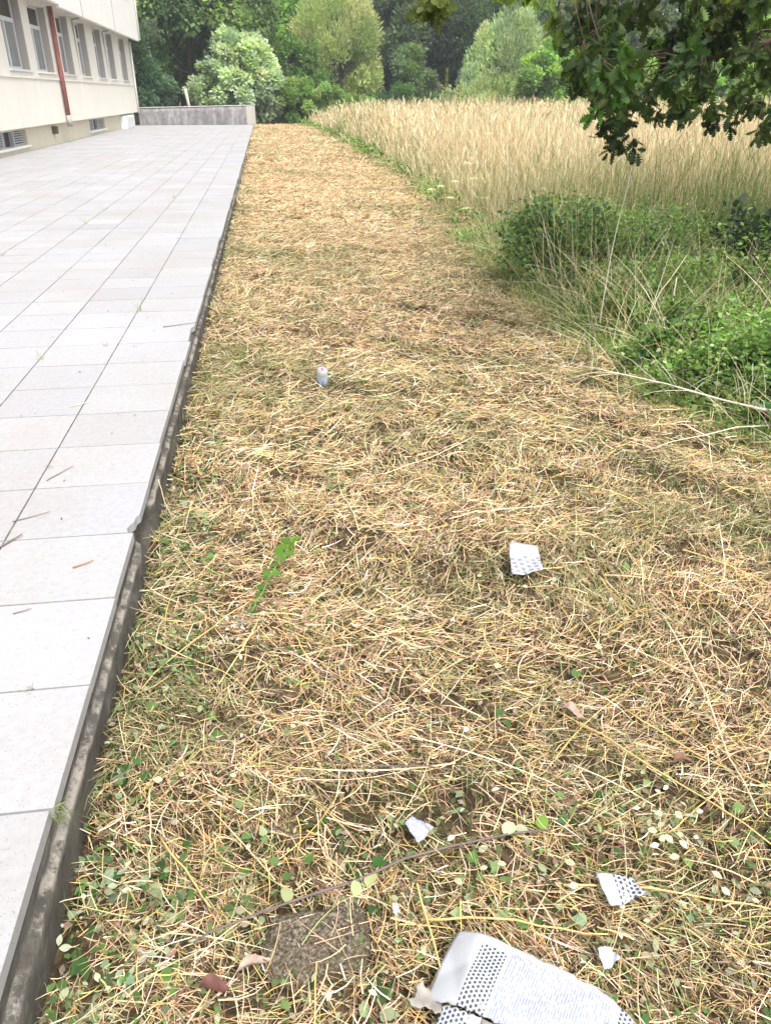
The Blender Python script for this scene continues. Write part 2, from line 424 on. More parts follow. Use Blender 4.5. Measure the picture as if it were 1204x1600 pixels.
    for yy, dx in ((31.7, .03), (37.35, .03)):
        link('thin_pipe', tubes_mesh('thin_pipe', [([(XW+.3, yy-.1, 3.80), (XW+.05, yy-.1, 3.76), (XW+.04, yy, 3.6), (XW+.04, yy, 2.0)], .03)], 6), GREYP, b)
    link('corner_pipe', tubes_mesh('corner_pipe', [([(XW+.06, Y1-.12, 3.78), (XW+.06, Y1-.12, .75)], .05)], 8), WHITE, b)
    link('upper_corner_pipe', tubes_mesh('upper_corner_pipe', [([(XU+.05, Y1-.1, 7.5), (XU+.05, Y1-.1, 3.85)], .045)], 8), WHITE, b)
    boxes('ledge', [(XW+.001, XW+.03, Y0, Y1+.03, 1.94, 1.985)], CREAM, b)
    # slightly darker vertical repaired bands of render
    for a in (25.6, 31.6): boxes('render_band', [(XW+.001, XW+.010, a, a+.4, .80, 1.939)], mk_plaster((.73, .70, .63), (.64, .60, .52), 'patched render'), b)
    # bent bracket of a small wire fixture on the upper floor
    link('bracket', tubes_mesh('bracket', [([(XU, 38.6, 5.35), (XU+.25, 38.4, 5.3), (XU+.3, 38.0, 5.45)], .02)], 6), GREYP, b)
    # white meter cabinet by the far corner
    k = boxes('meter_cabinet', [(XB+.002, XB+.3, 39.9, 42.3, .2, .70)], M('pale blue painted steel', (.72, .78, .80), .45).m, None, .01)
    tag(k, 'low pale blue white cabinet under the far end of the building', 'cabinet')
    d = boxes('cabinet_door', [(XB+.301, XB+.312, 40.05, 41.0, .24, .66), (XB+.301, XB+.312, 41.1, 42.1, .24, .66)], FRAME, k)
    d.location = (0, 0, 0)
building()

def back_wall():
    x0, x1, y = -6.2, -.42, 44.62
    n = 60; xs = np.linspace(x0, x1, n); rows = [0, .25, .5, .8, 1]
    top = np.interp(xs, [x0, x1], [.96, 1.07])
    V = []; 
    for yy, s in ((y, 1), (y+.22, -1)):
        for r in rows: V += [(x, yy+.012*noise2(np.array(x), np.array(r*2), .6)*s, r*t) for x, t in zip(xs, top)]
    V = np.array([[float(a) for a in v] for v in V]); m = len(rows); F = []
    for s in range(2):
        for r in range(m-1):
            for i in range(n-1):
                a = s*m*n+r*n+i; q = (a, a+1, a+1+n, a+n); F.append(q if s == 0 else q[::-1])
    for i in range(n-1): F.append(((m-1)*n+i, (m-1)*n+i+1, m*n+(m-1)*n+i+1, m*n+(m-1)*n+i))
    for i in (0, n-1):
        for r in range(m-1): F.append((r*n+i, m*n+r*n+i, m*n+(r+1)*n+i, (r+1)*n+i))
    wobj = empty('boundary_wall', (-3.3, 44.7, .15), 'low weathered grey concrete wall across the far end of the terrace', 'wall')
    link('wall_face', npmesh('wall_face', V, np.array(F)), CONC, wobj)
    bm = [(x0, x1+.03, y-.03, y+.25, 0, .03)]
    cap = boxes('coping', bm, mk_plaster((.55, .53, .5), (.3, .28, .26), 'pale coping'), wobj, .006)
    for v in cap.data.vertices: v.co.z += float(np.interp(v.co.x, [x0, x1], [.962, 1.072]))
    boxes('end_block', [(x1-.45, x1-.02, y-.022, y-.0, .2, 1.05)], mk_plaster((.42, .40, .36), (.25, .22, .18), 'pale end block'), wobj)
    p = link('fence_post', tubes_mesh('fence_post', [([(-3.74, 46.2, .1), (-3.84, 46.2, 1.15), (-3.92, 46.2, 1.82)], [.085, .08, .075])], 8), M('pale concrete post', (.45, .44, .40), .9).m)
    tag(p, 'thin pale leaning concrete post standing behind the far wall', 'post')
back_wall()

# ------------------------------------------------------------------ far trees
def tree(name, label, cat, loc, rx, ry, z0, z1, ncl, rcl, nleaf, S, cols, wts, tpl=DIAM, up=.35, elong=1.0, dirbias=0.0, spread=.55, trunk_r=.14, group=None, shape=.8, stems=1, jit=.16, hollow=None):
    x, y, z = loc
    t = empty(name, loc, label, cat, group)
    # clump centres over an uneven crown
    d = unit(R.normal(size=(ncl, 3)))
    rr = R.uniform(.45, 1.0, ncl)**.6
    cz = (z0+z1)/2; hz = (z1-z0)/2
    wobble = 1+.18*np.sin(3*np.arctan2(d[:, 1], d[:, 0])+x)+.12*np.sin(5*d[:, 2]+y)
    taper = 1-(1-shape)*np.clip(d[:, 2], 0, 1)**1.5
    cc = np.stack([x+d[:, 0]*rx*rr*wobble*taper, y+d[:, 1]*ry*rr*wobble*taper, cz+d[:, 2]*hz*rr], 1)
    cr = rcl*R.uniform(.55, 1.35, ncl)
    cols = [tuple(min(.75, (v*.84+.16*(.35*q[0]+.65*q[1])*.8)*1.25+.008) for v in q) for q in cols]; nleaf = int(nleaf*1.15)
    k = R.choice(ncl, nleaf, p=(cr**2)/np.sum(cr**2))
    o = unit(R.normal(size=(nleaf, 3))); r3 = R.uniform(.25, 1, nleaf)**.5
    o2 = o*np.array([1, 1, elong])
    P = cc[k]+o2*(cr[k]*r3)[:, None]
    if hollow is not None:
        keep = ~((np.linalg.norm((P-np.array(hollow[:3]))/np.array(hollow[3:6]), axis=1) < 1)); P = P[keep]; k = k[keep]; o = o[keep]; nleaf = len(P)
    outw = unit(P-np.array([x, y, cz-hz*.3]))
    X = unit(o*.6+outw*spread+R.normal(0, .45, (nleaf, 3))+np.array([0, 0, dirbias]))
    N = unit(outw*.55+np.array([0, 0, up])+R.normal(0, .4, (nleaf, 3)))
    ccol = palette(ncl, cols, wts, jit)
    col = np.clip(ccol[k]*(1+R.normal(0, .14, (nleaf, 1))), .004, .9)
    V, F, c = leaves(tpl, P, X, N, S*R.uniform(.6, 1.35, nleaf), col)
    link('crown', npmesh('crown', V, F, c), LEAF, t)
    lst = []
    for s in range(stems):
        bx = x+(R.uniform(-.35, .35)*rx*.6 if stems > 1 else 0); by = y+(R.uniform(-.3, .3) if stems > 1 else 0)
        topc = (x+R.normal(0, .1)*rx, y, cz+hz*.5)
        tp = wob((bx, by, z-.1), topc, 7, .06); lst.append((tp, np.linspace(trunk_r, trunk_r*.3, 7)))
        for q in R.choice(ncl, min(ncl, 9 if stems == 1 else 4), replace=False):
            a = tp[R.integers(2, 5)]; lst.append((wob(a, cc[q], 5, .06, .1), np.linspace(trunk_r*.4, .015, 5)))
    link('trunk', tubes_mesh('trunk', lst, 6), BARK, t)
    return t
G1 = [(.10, .185, .045), (.16, .26, .06), (.065, .12, .035)]
BR = [(.17, .32, .045), (.12, .25, .035), (.23, .37, .06)]
DK = [(.065, .115, .06), (.095, .155, .08), (.14, .21, .11)]
SG = [(.33, .43, .32), (.24, .34, .24), (.42, .51, .41)]
WL = [(.29, .36, .14), (.20, .28, .10), (.38, .43, .20)]
BGL = [(.05, .12, .07), (.085, .17, .10)]
GW = [(.30, .40, .23), (.20, .29, .17), (.42, .50, .31)]
FN = [(.20, .34, .09), (.27, .41, .12), (.15, .27, .08)]
z = .17
tree('broadleaf_tree', 'tall dark green drooping tree behind the wall beside the building', 'tree', (-4.2, 53, z), 4.6, 2.6, 1.2, 9.8, 130, .85, 26000, .30, G1, [4, 3, 3], up=.3, dirbias=-.5, trunk_r=.25, hollow=(-3.9, 50.6, 2.4, 1.5, 2.2, 1.7))
tree('broadleaf_tree', 'shadowy green tree between the drooping tree and the silvery shrub', 'tree', (-1.5, 58, z), 3.6, 2.6, 1, 8.0, 80, .8, 15000, .28, G1+BR[:1], [3, 3, 2, 2], trunk_r=.2)
tree('evergreen_shrub', 'narrow bluish dark green evergreen right behind the building corner', 'shrub', (-6.5, 48, z), 1.5, 1.4, .2, 4.9, 60, .45, 13000, .16, BGL, [1, 1], trunk_r=.1)
tree('dead_leaved_tree', 'tree with brown dry foliage showing above the building corner', 'tree', (-8.8, 60, z), 2.6, 2, 4.2, 9.5, 40, .7, 7000, .28, [(.32, .17, .10), (.25, .15, .08), (.15, .14, .05)], [3, 2, 1], trunk_r=.16)
tree('silvery_shrub', 'silvery pale green rounded shrub behind the far wall', 'shrub', (-1.1, 47.4, z), 2.45, 1.5, .1, 4.5, 150, .34, 18000, .19, SG, [3, 2, 2], up=.7, tpl=OVAL, trunk_r=.07, stems=4, spread=.9, shape=.7, jit=.07)
tree('bright_tree', 'bright yellow green tree rising behind the silvery shrub', 'tree', (-.9, 56, z), 2.6, 2, 2.2, 6.5, 70, .6, 12000, .24, BR, [3, 2, 2], trunk_r=.15, shape=.6)
tree('bright_tree', 'tall bright green tree left of the pale feathery willow', 'tree', (2.2, 59, z), 3.0, 2.2, 2.0, 9.2, 90, .7, 16000, .26, BR, [2, 3, 2], trunk_r=.18)
tree('bright_tree', 'mid green bushy tree low between silvery shrub and feathery willow', 'tree', (1.9, 53, z), 1.7, 1.4, .6, 4.6, 60, .45, 10000, .19, [(.07, .16, .03), (.11, .22, .04)], [1, 1], trunk_r=.1)
tree('willow', 'pale yellow green feathery willow in the middle of the treeline', 'tree', (4.6, 54.5, z), 2.9, 2.0, .6, 7.3, 120, .62, 30000, .24, WL, [3, 2, 2], tpl=NARR, up=.2, elong=1.5, dirbias=.7, trunk_r=.12, stems=4, shape=.8)
tree('dark_tree', 'dark blue green tree right of the pale willow', 'tree', (9.0, 58, z), 3.1, 2.4, 1.0, 8.6, 100, .75, 22000, .25, DK, [2, 3, 3], up=.3, dirbias=.3, trunk_r=.2)
tree('dark_tree', 'small dark rounded tree in front of the dark blue green trees', 'tree', (9.3, 54.0, z), 1.5, 1.2, .4, 4.0, 40, .45, 8000, .18, DK+G1[:1], [2, 3, 3, 2], trunk_r=.1)
tree('dark_tree', 'gloomy dark tree behind the grey green willow bush', 'tree', (13.4, 57, z), 3.0, 2.4, .8, 8.6, 90, .75, 18000, .25, [(.04, .075, .04), (.06, .11, .05)], [2, 2], trunk_r=.2)
tree('ivy_thicket', 'low deep green thicket at the foot of the dark trees', 'shrub', (8.0, 51.6, z), 2.6, 1.0, .1, 1.9, 50, .4, 9000, .16, [(.04, .11, .04), (.06, .15, .03)], [2, 1], trunk_r=.04, stems=3)
tree('willow_bush', 'pale grey green upright willow bush at the back of the field', 'shrub', (13.6, 47.0, z), 2.4, 1.5, .3, 5.4, 100, .5, 24000, .22, GW, [3, 2, 2], tpl=NARR, up=.15, elong=1.7, dirbias=.9, trunk_r=.06, stems=5, shape=.55)
tree('willow_bush', 'small grey green willow bush left of the larger one', 'shrub', (11.6, 46.5, z), 1.6, 1.1, .2, 2.5, 50, .4, 10000, .18, GW+WL[:1], [2, 3, 1, 2], tpl=NARR, up=.15, elong=1.5, dirbias=.8, trunk_r=.04, stems=4)
tree('fern_shrub', 'light bright green leafy shrub left behind the oak branches', 'shrub', (14.6, 43.2, z), 2.2, 1.4, .3, 3.6, 90, .42, 20000, .20, FN, [3, 2, 2], up=.8, spread=.9, trunk_r=.04, stems=4, shape=.6)
tree('fern_shrub', 'low bright green shrub behind the oak branches at field edge', 'shrub', (19.5, 42.0, z), 3.6, 1.4, .1, 2.9, 100, .45, 20000, .20, FN+WL[:1], [3, 3, 1, 1], up=.8, spread=.9, trunk_r=.04, stems=4)
tree('bramble_mound', 'rounded green bramble mound at the far corner of the mown strip', 'bramble', (1.7, 47.9, z), 2.1, 1.3, -.1, 2.25, 80, .34, 19000, .13, [(.15, .26, .06), (.22, .34, .10), (.10, .18, .05)], [3, 2, 2], up=.8, trunk_r=.02, stems=5)
tree('bramble_mound', 'lower green bramble mound stretching right towards the field', 'bramble', (4.3, 49.5, z), 2.2, 1.0, -.1, 1.7, 60, .3, 13000, .13, [(.14, .25, .06), (.20, .31, .09), (.10, .18, .05)], [3, 2, 2], up=.8, trunk_r=.02, stems=4)
for i, (x, y, rx, h, cl, lb) in enumerate([(17.5, 58, 3.4, 8.5, G1, 'green tree behind the grey green willow bush and oak twigs'), (23, 56, 3.6, 8.5, DK+G1, 'dark green tree behind the left part of the oak branches'), (28.5, 53, 3.6, 8, G1+BR, 'mixed green tree behind the middle of the oak branches'), (33, 47, 3.6, 8, G1, 'green tree behind the right part of the oak branches'), (26.5, 43.5, 3.0, 4.2, BR+FN, 'bright green bushy tree seen through the oak leaves'), (38, 41, 4, 8, G1+DK, 'far right green tree of the treeline')]):
    tree('broadleaf_tree', lb, 'tree', (x, y, z), rx, 2.6, .5, h, 90, .8, 15000, .28, cl, np.ones(len(cl)), trunk_r=.2, group=None)
for i, (x, y, lb) in enumerate([(-13, 66, 'tall back row tree hidden mostly by the building'), (-6, 68, 'tall back row tree above the drooping tree'), (1, 70, 'tall back row tree above the silvery shrub'), (8, 69, 'tall back row tree above the pale willow'), (15, 68, 'tall back row tree above the grey green willow bush'), (22.5, 67, 'tall back row tree left behind the oak'), (30, 64, 'tall back row tree behind the oak middle'), (37, 58, 'tall back row tree behind the oak right side'), (44, 51, 'tall back row tree at the far right')]):
    tree('forest_tree', lb, 'tree', (x, y, z), 5.2, 3, .4, 12.5, 90, 1.3, 13000, .48, DK+G1, [1, 2, 2, 2, 2, 2], trunk_r=.3)

# weed stalk in front of the dark trees
def stalk_plant(name, label, x, y, h, cols, n=60, S=.09, group=None, cat='plant', tpl=NARR):
    z0 = float(gz(x, y)); t = empty(name, (x, y, z0), label, cat, group)
    p = wob((x, y, z0), (x+h*.04, y, z0+h), 7, .012*h)
    link('stem', tubes_mesh('stem', [(p, np.linspace(.010, .003, 7)*max(h, .5))], 5), STEM, t)
    tt = R.uniform(.2, 1, n); P = np.stack([np.interp(tt*6, range(7), p[:, i]) for i in range(3)], 1)
    a = R.uniform(0, 6.28, n); X = np.stack([np.cos(a), np.sin(a), R.uniform(.1, .9, n)], 1)
    V, F, c = leaves(tpl, P, X, np.tile([0, 0, 1.], (n, 1)), S*(1.2-.6*tt), palette(n, cols, np.ones(len(cols))))
    link('foliage', npmesh('foliage', V, F, c), LEAF, t); return t
STEM = M('green brown stem', (.20, .19, .09), .7).m
stalk_plant('tall_weed', 'tall thin green weed spike standing above the far grass', 6.3, 30, 2.2, [(.16, .22, .09), (.2, .24, .1)], 240, .16)
stalk_plant('tall_weed', 'shorter green weed spike beside the tall one', 6.9, 30.5, 1.75, [(.16, .22, .09)], 150, .15)

# ------------------------------------------------------------------ oak overhead
OAK = [(1.0, 4.97, 2.18), (3.25, 5.81, 1.94), (1.33, 5.55, 2.04), (2.37, 4.54, 1.69), (2.68, 5.06, 1.71), (3.08, 5.97, 1.57), (3.7, 6.16, 1.97), (2.42, 6.33, 1.62), (3.61, 5.78, 1.9), (2.11, 6.39, 2.04), (3.14, 6.28, 1.51), (3.09, 4.76, 1.63), (3.77, 6.39, 1.49), (2.14, 4.86, 1.65), (2.82, 5.03, 1.81), (0.93, 4.59, 1.94), (2.56, 4.73, 1.88), (1.37, 4.5, 1.89), (2.65, 5.98, 2.3), (1.78, 5.51, 1.86), (2.9, 4.57, 1.93), (2.11, 4.83, 2.16), (1.7, 4.74, 1.85), (3.37, 5.23, 1.42), (2.23, 5.82, 1.91), (2.59, 5.52, 1.51), (1.83, 4.92, 1.76), (2.2, 5.31, 2.24), (2.46, 5.75, 2.29), (2.61, 5.78, 2.26), (2.01, 5.18, 1.75), (2.25, 4.45, 1.65), (0.99, 4.95, 2.02), (1.95, 5.1, 1.82), (2.31, 5.23, 2.01), (2.92, 5.65, 2.27), (2.48, 4.89, 1.98), (2.59, 4.81, 2.02), (1.73, 4.62, 1.76), (1.69, 5.36, 2.1), (2.87, 5.14, 2.12), (2.6, 5.39, 1.57), (1.24, 4.8, 1.93), (1.84, 6.17, 2.02), (2.76, 5.16, 2.02), (1.91, 5.3, 1.99), (2.6, 4.41, 2.03), (4.17, 6.57, 1.42), (2.43, 6.44, 1.63), (1.59, 5.86, 2.05), (2.09, 5.15, 2.0), (1.37, 5.03, 2.18), (3.41, 6.39, 2.36), (3.22, 6.37, 1.5), (2.65, 4.43, 1.72), (2.57, 5.06, 2.09), (2.54, 5.31, 1.85), (3.19, 5.15, 1.7), (2.57, 4.83, 1.92), (2.04, 4.78, 1.53), (3.44, 6.17, 1.44), (3.12, 5.78, 2.31), (2.79, 5.0, 2.18), (1.74, 4.4, 1.64), (0.94, 4.59, 1.91), (2.03, 5.09, 1.97), (1.72, 5.19, 1.92), (2.27, 5.24, 1.64), (2.4, 5.24, 1.64), (2.94, 5.35, 1.74), (1.81, 5.33, 1.99), (2.43, 4.94, 1.87), (1.94, 4.56, 1.63), (2.31, 6.34, 2.06), (3.87, 6.38, 2.01), (2.89, 5.42, 2.05), (1.45, 6.35, 2.06), (2.38, 4.63, 1.79), (2.03, 4.72, 2.16), (2.38, 4.6, 2.13), (3.56, 6.24, 1.8), (3.85, 6.16, 1.77), (2.97, 6.05, 2.26), (3.03, 5.11, 2.18), (2.17, 4.93, 1.55), (1.52, 6.06, 2.23), (1.84, 5.27, 2.03), (2.19, 5.31, 1.43), (3.01, 5.92, 2.19), (2.38, 5.81, 1.87), (2.67, 4.61, 2.06), (2.96, 5.54, 1.45), (1.82, 4.81, 1.74), (1.47, 5.09, 2.14), (1.4, 5.05, 2.0), (3.11, 6.28, 2.0), (2.12, 4.88, 2.0), (2.14, 5.43, 1.8), (3.2, 5.24, 1.41), (2.65, 5.33, 1.83), (2.22, 5.0, 1.34), (2.75, 4.7, 1.6), (2.83, 6.36, 1.42)]
def oak():
    t = empty('oak_tree', (6.2, 5.6, 0), 'oak tree whose dark lobed leaves hang into the upper right', 'tree')
    base = np.array([6.2, 5.6, -.1]); lst = []
    tp = wob(base, (6.0, 5.7, 5.2), 9, .05); lst.append((tp, np.linspace(.24, .12, 9)))
    link('trunk', tubes_mesh('trunk', lst, 12), mk_bark((.16, .13, .10), 'oak bark'), t)
    limbs = [[(6.1, 5.6, 2.6), (4.9, 5.4, 2.7), (3.6, 5.15, 2.55), (2.4, 5.1, 2.45), (1.3, 5.0, 2.35)],
             [(6.1, 5.6, 2.3), (5.0, 5.0, 2.2), (4.0, 4.8, 2.0), (3.1, 4.85, 1.86), (2.55, 4.95, 1.72)],
             [(6.1, 5.7, 2.9), (5.2, 6.2, 2.8), (4.2, 6.4, 2.55), (3.2, 6.3, 2.35), (2.1, 6.2, 2.35)],
             [(6.1, 5.6, 3.4), (5.4, 4.6, 3.9), (4.6, 3.9, 3.9), (4.0, 3.6, 3.8)],
             [(6.1, 5.6, 3.9), (5.0, 6.4, 4.6), (4.0, 7.2, 4.8)], [(6.1, 5.7, 3.7), (7.4, 6.3, 4.4), (8.3, 6.8, 4.5)], [(6, 5.7, 4.8), (6.3, 5.2, 6.0), (6.2, 5.0, 6.6)],
             [(6.1, 5.5, 3.0), (7.2, 4.6, 3.2), (8.2, 4.2, 3.4)]]
    L = [(np.array(l), np.linspace(.055, .012, len(l))) for l in limbs]
    LP = np.concatenate([np.stack([np.interp(np.linspace(0, len(l)-1, 30), range(len(l)), np.array(l)[:, i]) for i in range(3)], 1) for l in limbs])
    cl = np.array([(c[0], c[1], c[2]+.07) for i, c in enumerate(OAK) if c[0]/c[1] > .36 or i % 5 == 0 or c[2] > 2.12]); n = 230
    extra = []
    while len(extra) < n:
        p = R.uniform([2.6, 2.8, 1.5], [9.2, 8.6, 7.0]); c = (p-np.array([6.1, 5.6, 4.3]))/np.array([3.3, 3.0, 2.8])
        if .3 < (c**2).sum() < 1 and not (p[2] < 2.5 and p[0] < 4.2) and p[0] > 3.0: extra.append(p)
    allc = np.concatenate([cl, np.array(extra)])
    tw = []; P = []; X = []; N = []; S = []; K = []
    for ci, c in enumerate(allc):
        q = LP[np.argmin(((LP-c)**2).sum(1)+ 2.0*np.maximum(c[2]-LP[:, 2], 0))]
        near = ci < len(cl)
        tp = wob(q, c, 5, .03, .04); tw.append((tp, np.linspace(.008, .0025, 5)))
        d = unit(tp[-1]-tp[-2]+np.array([0, 0, -.02]))
        ns = 5 if near else 4
        for _ in range(ns):
            e = unit(d+R.normal(0, .75, 3)+np.array([0, 0, -.25])); ln = R.uniform(.10, .26)
            p2 = wob(c, c+e*ln, 4, .008); tw.append((p2, np.linspace(.0028, .0012, 4)))
            m = R.integers(8, 15) if near else 7
            for j in range(m):
                f = R.uniform(.3, 1)**.6
                pp = c+e*ln*f+R.normal(0, .006, 3)
                a = unit(R.normal(0, 1, 3)+e*1.1+np.array([0, 0, -.1])); P.append(pp); X.append(a)
                N.append(unit(R.normal(0, .8, 3)+np.array([-.1, -.2, .55]))); S.append(R.uniform(.05, .095) if near else R.uniform(.09, .15)); K.append(ci)
    P = np.array(P); ccol = palette(len(allc), [(.028, .052, .017), (.045, .080, .022), (.085, .135, .032)], [3, 3, 2], .25)
    lf = allc[:, 0]/allc[:, 1] < .36; ccol[lf] = ccol[lf]*np.array([2.2, 1.9, 1.1])
    col = np.clip(ccol[np.array(K)]*(1+R.normal(0, .22, (len(P), 1))), .004, .9)
    V, F, c = leaves(OAKL, P, np.array(X), np.array(N), np.array(S), col)
    link('foliage', npmesh('foliage', V, F, c), OAKM, t)
    for l in L: link('branch', tubes_mesh('branch', [l], 8), BARK, t)
    link('twigs', tubes_mesh('twigs', tw, 4), BARK, t)
oak()

# ------------------------------------------------------------------ mown straw
CS = [(.74, .57, .34), (.68, .47, .17), (.62, .40, .26), (.28, .165, .10), (.29, .33, .13), (.82, .71, .54), (.08, .05, .035)]
def scatter(n, x0, x1, y0, y1, fedge=None, dens=None):
    x = R.uniform(x0, x1, n); y = R.uniform(y0, y1, n); k = x > -.535
    if fedge: k &= fedge(x, y)
    if dens is not None: k &= R.uniform(0, 1, n) < dens(x, y)
    return x[k], y[k]
def straw_field():
    parts = []
    rings = [(.45, 1.8, -.55, 2.2, 30000, .02, .10, .0009, .0020, .030),
             (.45, 1.8, -.55, 2.2, 22000, .03, .17, .0014, .0030, .045),
             (1.8, 3.2, -.55, 3.2, 36000, .02, .12, .0012, .0026, .035),
             (1.8, 3.2, -.55, 3.2, 24000, .03, .19, .0018, .0036, .045),
             (3.2, 6, -.55, 3.6, 62000, .04, .20, .0022, .0048, .045),
             (6, 11, -.55, 3.2, 75000, .05, .22, .003, .0058, .045),
             (11, 20, -.55, 3.2, 70000, .07, .22, .0045, .009, .05),
             (20, 44.5, -.5, 3.0, 100000, .08, .22, .008, .014, .05)]
    for (y0, y1, x0, x1, n, l0, l1, w0, w1, hz) in rings:
        x, y = scatter(n, x0, x1, y0, y1, lambda x, y: x < edge(y)+.35+R.normal(0, .25, len(x)), (lambda x, y: np.clip(1.05-1.3*np.clip(noise2(x*1.0+20, y*1.2-8, .16)-.05, 0, 1)-.9*np.clip(noise2(x-11, y*1.3+2, .45)-.40, 0, 1), .10, 1)*np.where((x/.115)**2+((y-.97)/.075)**2 < 1, .12, 1)))
        N = len(x); L = R.uniform(l0, l1, N)*R.uniform(.4, 1, N)
        hd = R.uniform(0, 6.283, N) + .0
        # swirls: nearby stalks share a direction
        sw = 3.2*noise2(x, y, .8); m = R.uniform(0, 1, N) < .35; hd[m] = sw[m]*.5+R.normal(0, .45, m.sum())
        up = R.uniform(0, 1, N)
        zz = gz(x, y)+up**1.5*hz
        pitch = R.normal(.02, .16, N); pitch[up < .3] = np.abs(R.normal(0, .5, (up < .3).sum()))
        bend = R.normal(-.15, .55, N)
        far = y0 > 9
        wts = [3.0, 1.6, 2.6, 1.9, 1.9, 1.7, 1.3] if not far else [3.2, 2.2, 3.0, .9, 1.0, 1.6, .3]
        col = palette(N, CS, wts, .16); mn = np.array([.62, .49, .31]); kf = .04 if y0 < 2 else (.10 if y0 < 6 else .22); col = col*(1-kf)+mn*kf
        gp = np.clip(noise2(x+3, y*1.0+7, .7)*.9-.1+.5*np.clip((x-edge(y)+.9), 0, .8)+.35*np.exp(-((x+.5)/.25)**2), 0, .75)*(R.uniform(0, 1, N) < .6)
        col = col*(1-gp[:, None])+np.array([.17, .21, .08])*gp[:, None]
        parts.append(ribbons(np.stack([x, y, zz], 1), hd, L, R.uniform(w0, w1, N), pitch, bend, col, 3 if y0 < 6 else 2))
    n = 420; x, y = scatter(n, -.5, 3.4, .5, 6.5, lambda x, y: x < edge(y)+.2); n = len(x)
    parts.append(ribbons(np.stack([x, y, gz(x, y)+.035], 1), R.uniform(0, 6.28, n), R.uniform(.18, .48, n), R.uniform(.0016, .0038, n), R.uniform(-.03, .16, n), R.normal(-.2, .25, n), palette(n, [(.80, .70, .48), (.72, .56, .20), (.66, .52, .32), (.45, .46, .2)], [3, 2, 2, 1]), 6))
    V, F, c = merge(parts)
    tag(link('mown_straw', npmesh('mown_straw', V, F, c), STRAW), 'mown dry straw lying in a tangled layer on the strip', 'straw', kind='stuff')
    # dark crumbly litter: short broad flakes under the straw
    parts = []
    for (y0, y1, x1, n, s) in ((.45, 3.2, 3, 16000, .022), (3.2, 9, 3.2, 14000, .04)):
        x, y = scatter(n, -.55, x1, y0, y1, lambda x, y: x < edge(y)+.5); N = len(x)
        P = np.stack([x, y, gz(x, y)+R.uniform(0, .018, N)], 1)
        parts.append(leaves(DIAM, P, np.stack([*R.normal(0, 1, (2, N)), R.normal(0, .3, N)], 1), unit(R.normal(0, .5, (N, 3))+np.array([0, 0, 1.])), s*R.uniform(.4, 1.3, N), palette(N, [(.15, .09, .07), (.26, .17, .13), (.38, .27, .22), (.10, .11, .05), (.47, .40, .32)], [3, 3, 2, 2, 1])))
    V, F, c = merge(parts)
    tag(link('leaf_litter', npmesh('leaf_litter', V, F, c), LEAF), 'brown crumbled leaf litter under the mown straw', 'leaf litter', kind='stuff')
straw_field()
def regrowth():
    # short green grass between the straw
    parts = []
    for (y0, y1, x1, n, l, wd) in ((.45, 2.2, 2.3, 17000, .06, .0018), (2.2, 5, 3.4, 30000, .07, .0026), (5, 10, 3.2, 20000, .09, .0045), (10, 44, 3, 12000, .11, .012)):
        def dn(x, y): return np.clip(.20+.65*noise2(x-2, y+3, .5)+.5*np.clip((x-edge(y)+.9)/1.0, 0, 1)+.35*np.exp(-((x+.5)/.12)**2), 0, 1)
        x, y = scatter(n, -.545, x1, y0, y1, lambda x, y: x < edge(y)+.8, dn); N = len(x)
        parts.append(ribbons(np.stack([x, y, gz(x, y)-.005], 1), R.uniform(0, 6.28, N), l*R.uniform(.4, 1.5, N), wd*R.uniform(.6, 1.3, N), R.uniform(.5, 1.5, N), -R.uniform(0, 1.6, N), palette(N, [(.13, .20, .05), (.22, .27, .10), (.07, .12, .04), (.30, .33, .19)], [3, 2, 2, 2]), 3))
    V, F, c = merge(parts)
    tag(link('short_grass', npmesh('short_grass', V, F, c), GRASSM), 'short green grass growing up through the mown straw', 'grass', kind='stuff')
    # small broad weed leaves in patches
    parts = []
    for tpl, n0, s0, s1, cols in ((IVYL, 430, .014, .036, [(.055, .12, .035), (.10, .19, .05), (.17, .27, .10), (.28, .36, .22)]), (OVAL, 1500, .008, .024, [(.07, .14, .05), (.14, .23, .08), (.30, .37, .22), (.45, .50, .36)])):
        cx, cy = scatter(int(n0*1.7), -.54, 2.9, .5, 11, lambda x, y: x < edge(y)+.5)
        # denser along the terrace edge and in the near corners
        m = int(n0*.42); cx = np.concatenate([cx, R.uniform(-.54, -.3, m), R.uniform(-.5, 1.5, m)]); cy = np.concatenate([cy, R.uniform(.7, 4, m), R.uniform(.6, 1.25, m)])
        k = np.repeat(np.arange(len(cx)), R.integers(1, 4, len(cx))); N = len(k)
        x = np.maximum(cx[k]+R.normal(0, .022, N), -.535); y = cy[k]+R.normal(0, .022, N)
        P = np.stack([x, y, gz(x, y)+R.uniform(.0, .036, N)], 1)
        cc = palette(len(cx), cols, np.ones(len(cols)), .2)[k]
        sz = R.uniform(s0, s1, len(cx))[k]*R.uniform(.7, 1.2, N)
        parts.append(leaves(tpl, P, np.stack([*R.normal(0, 1, (2, N)), R.normal(.1, .25, N)], 1), unit(R.normal(0, .4, (N, 3))+np.array([0, 0, 1.])), sz, cc))
    V, F, c = merge(parts)
    tag(link('weed_leaves', npmesh('weed_leaves', V, F, c), LEAF), 'small green broad weed leaves scattered among the straw', 'weeds', kind='stuff')
    # far dark green tufts on the mown strip
regrowth()

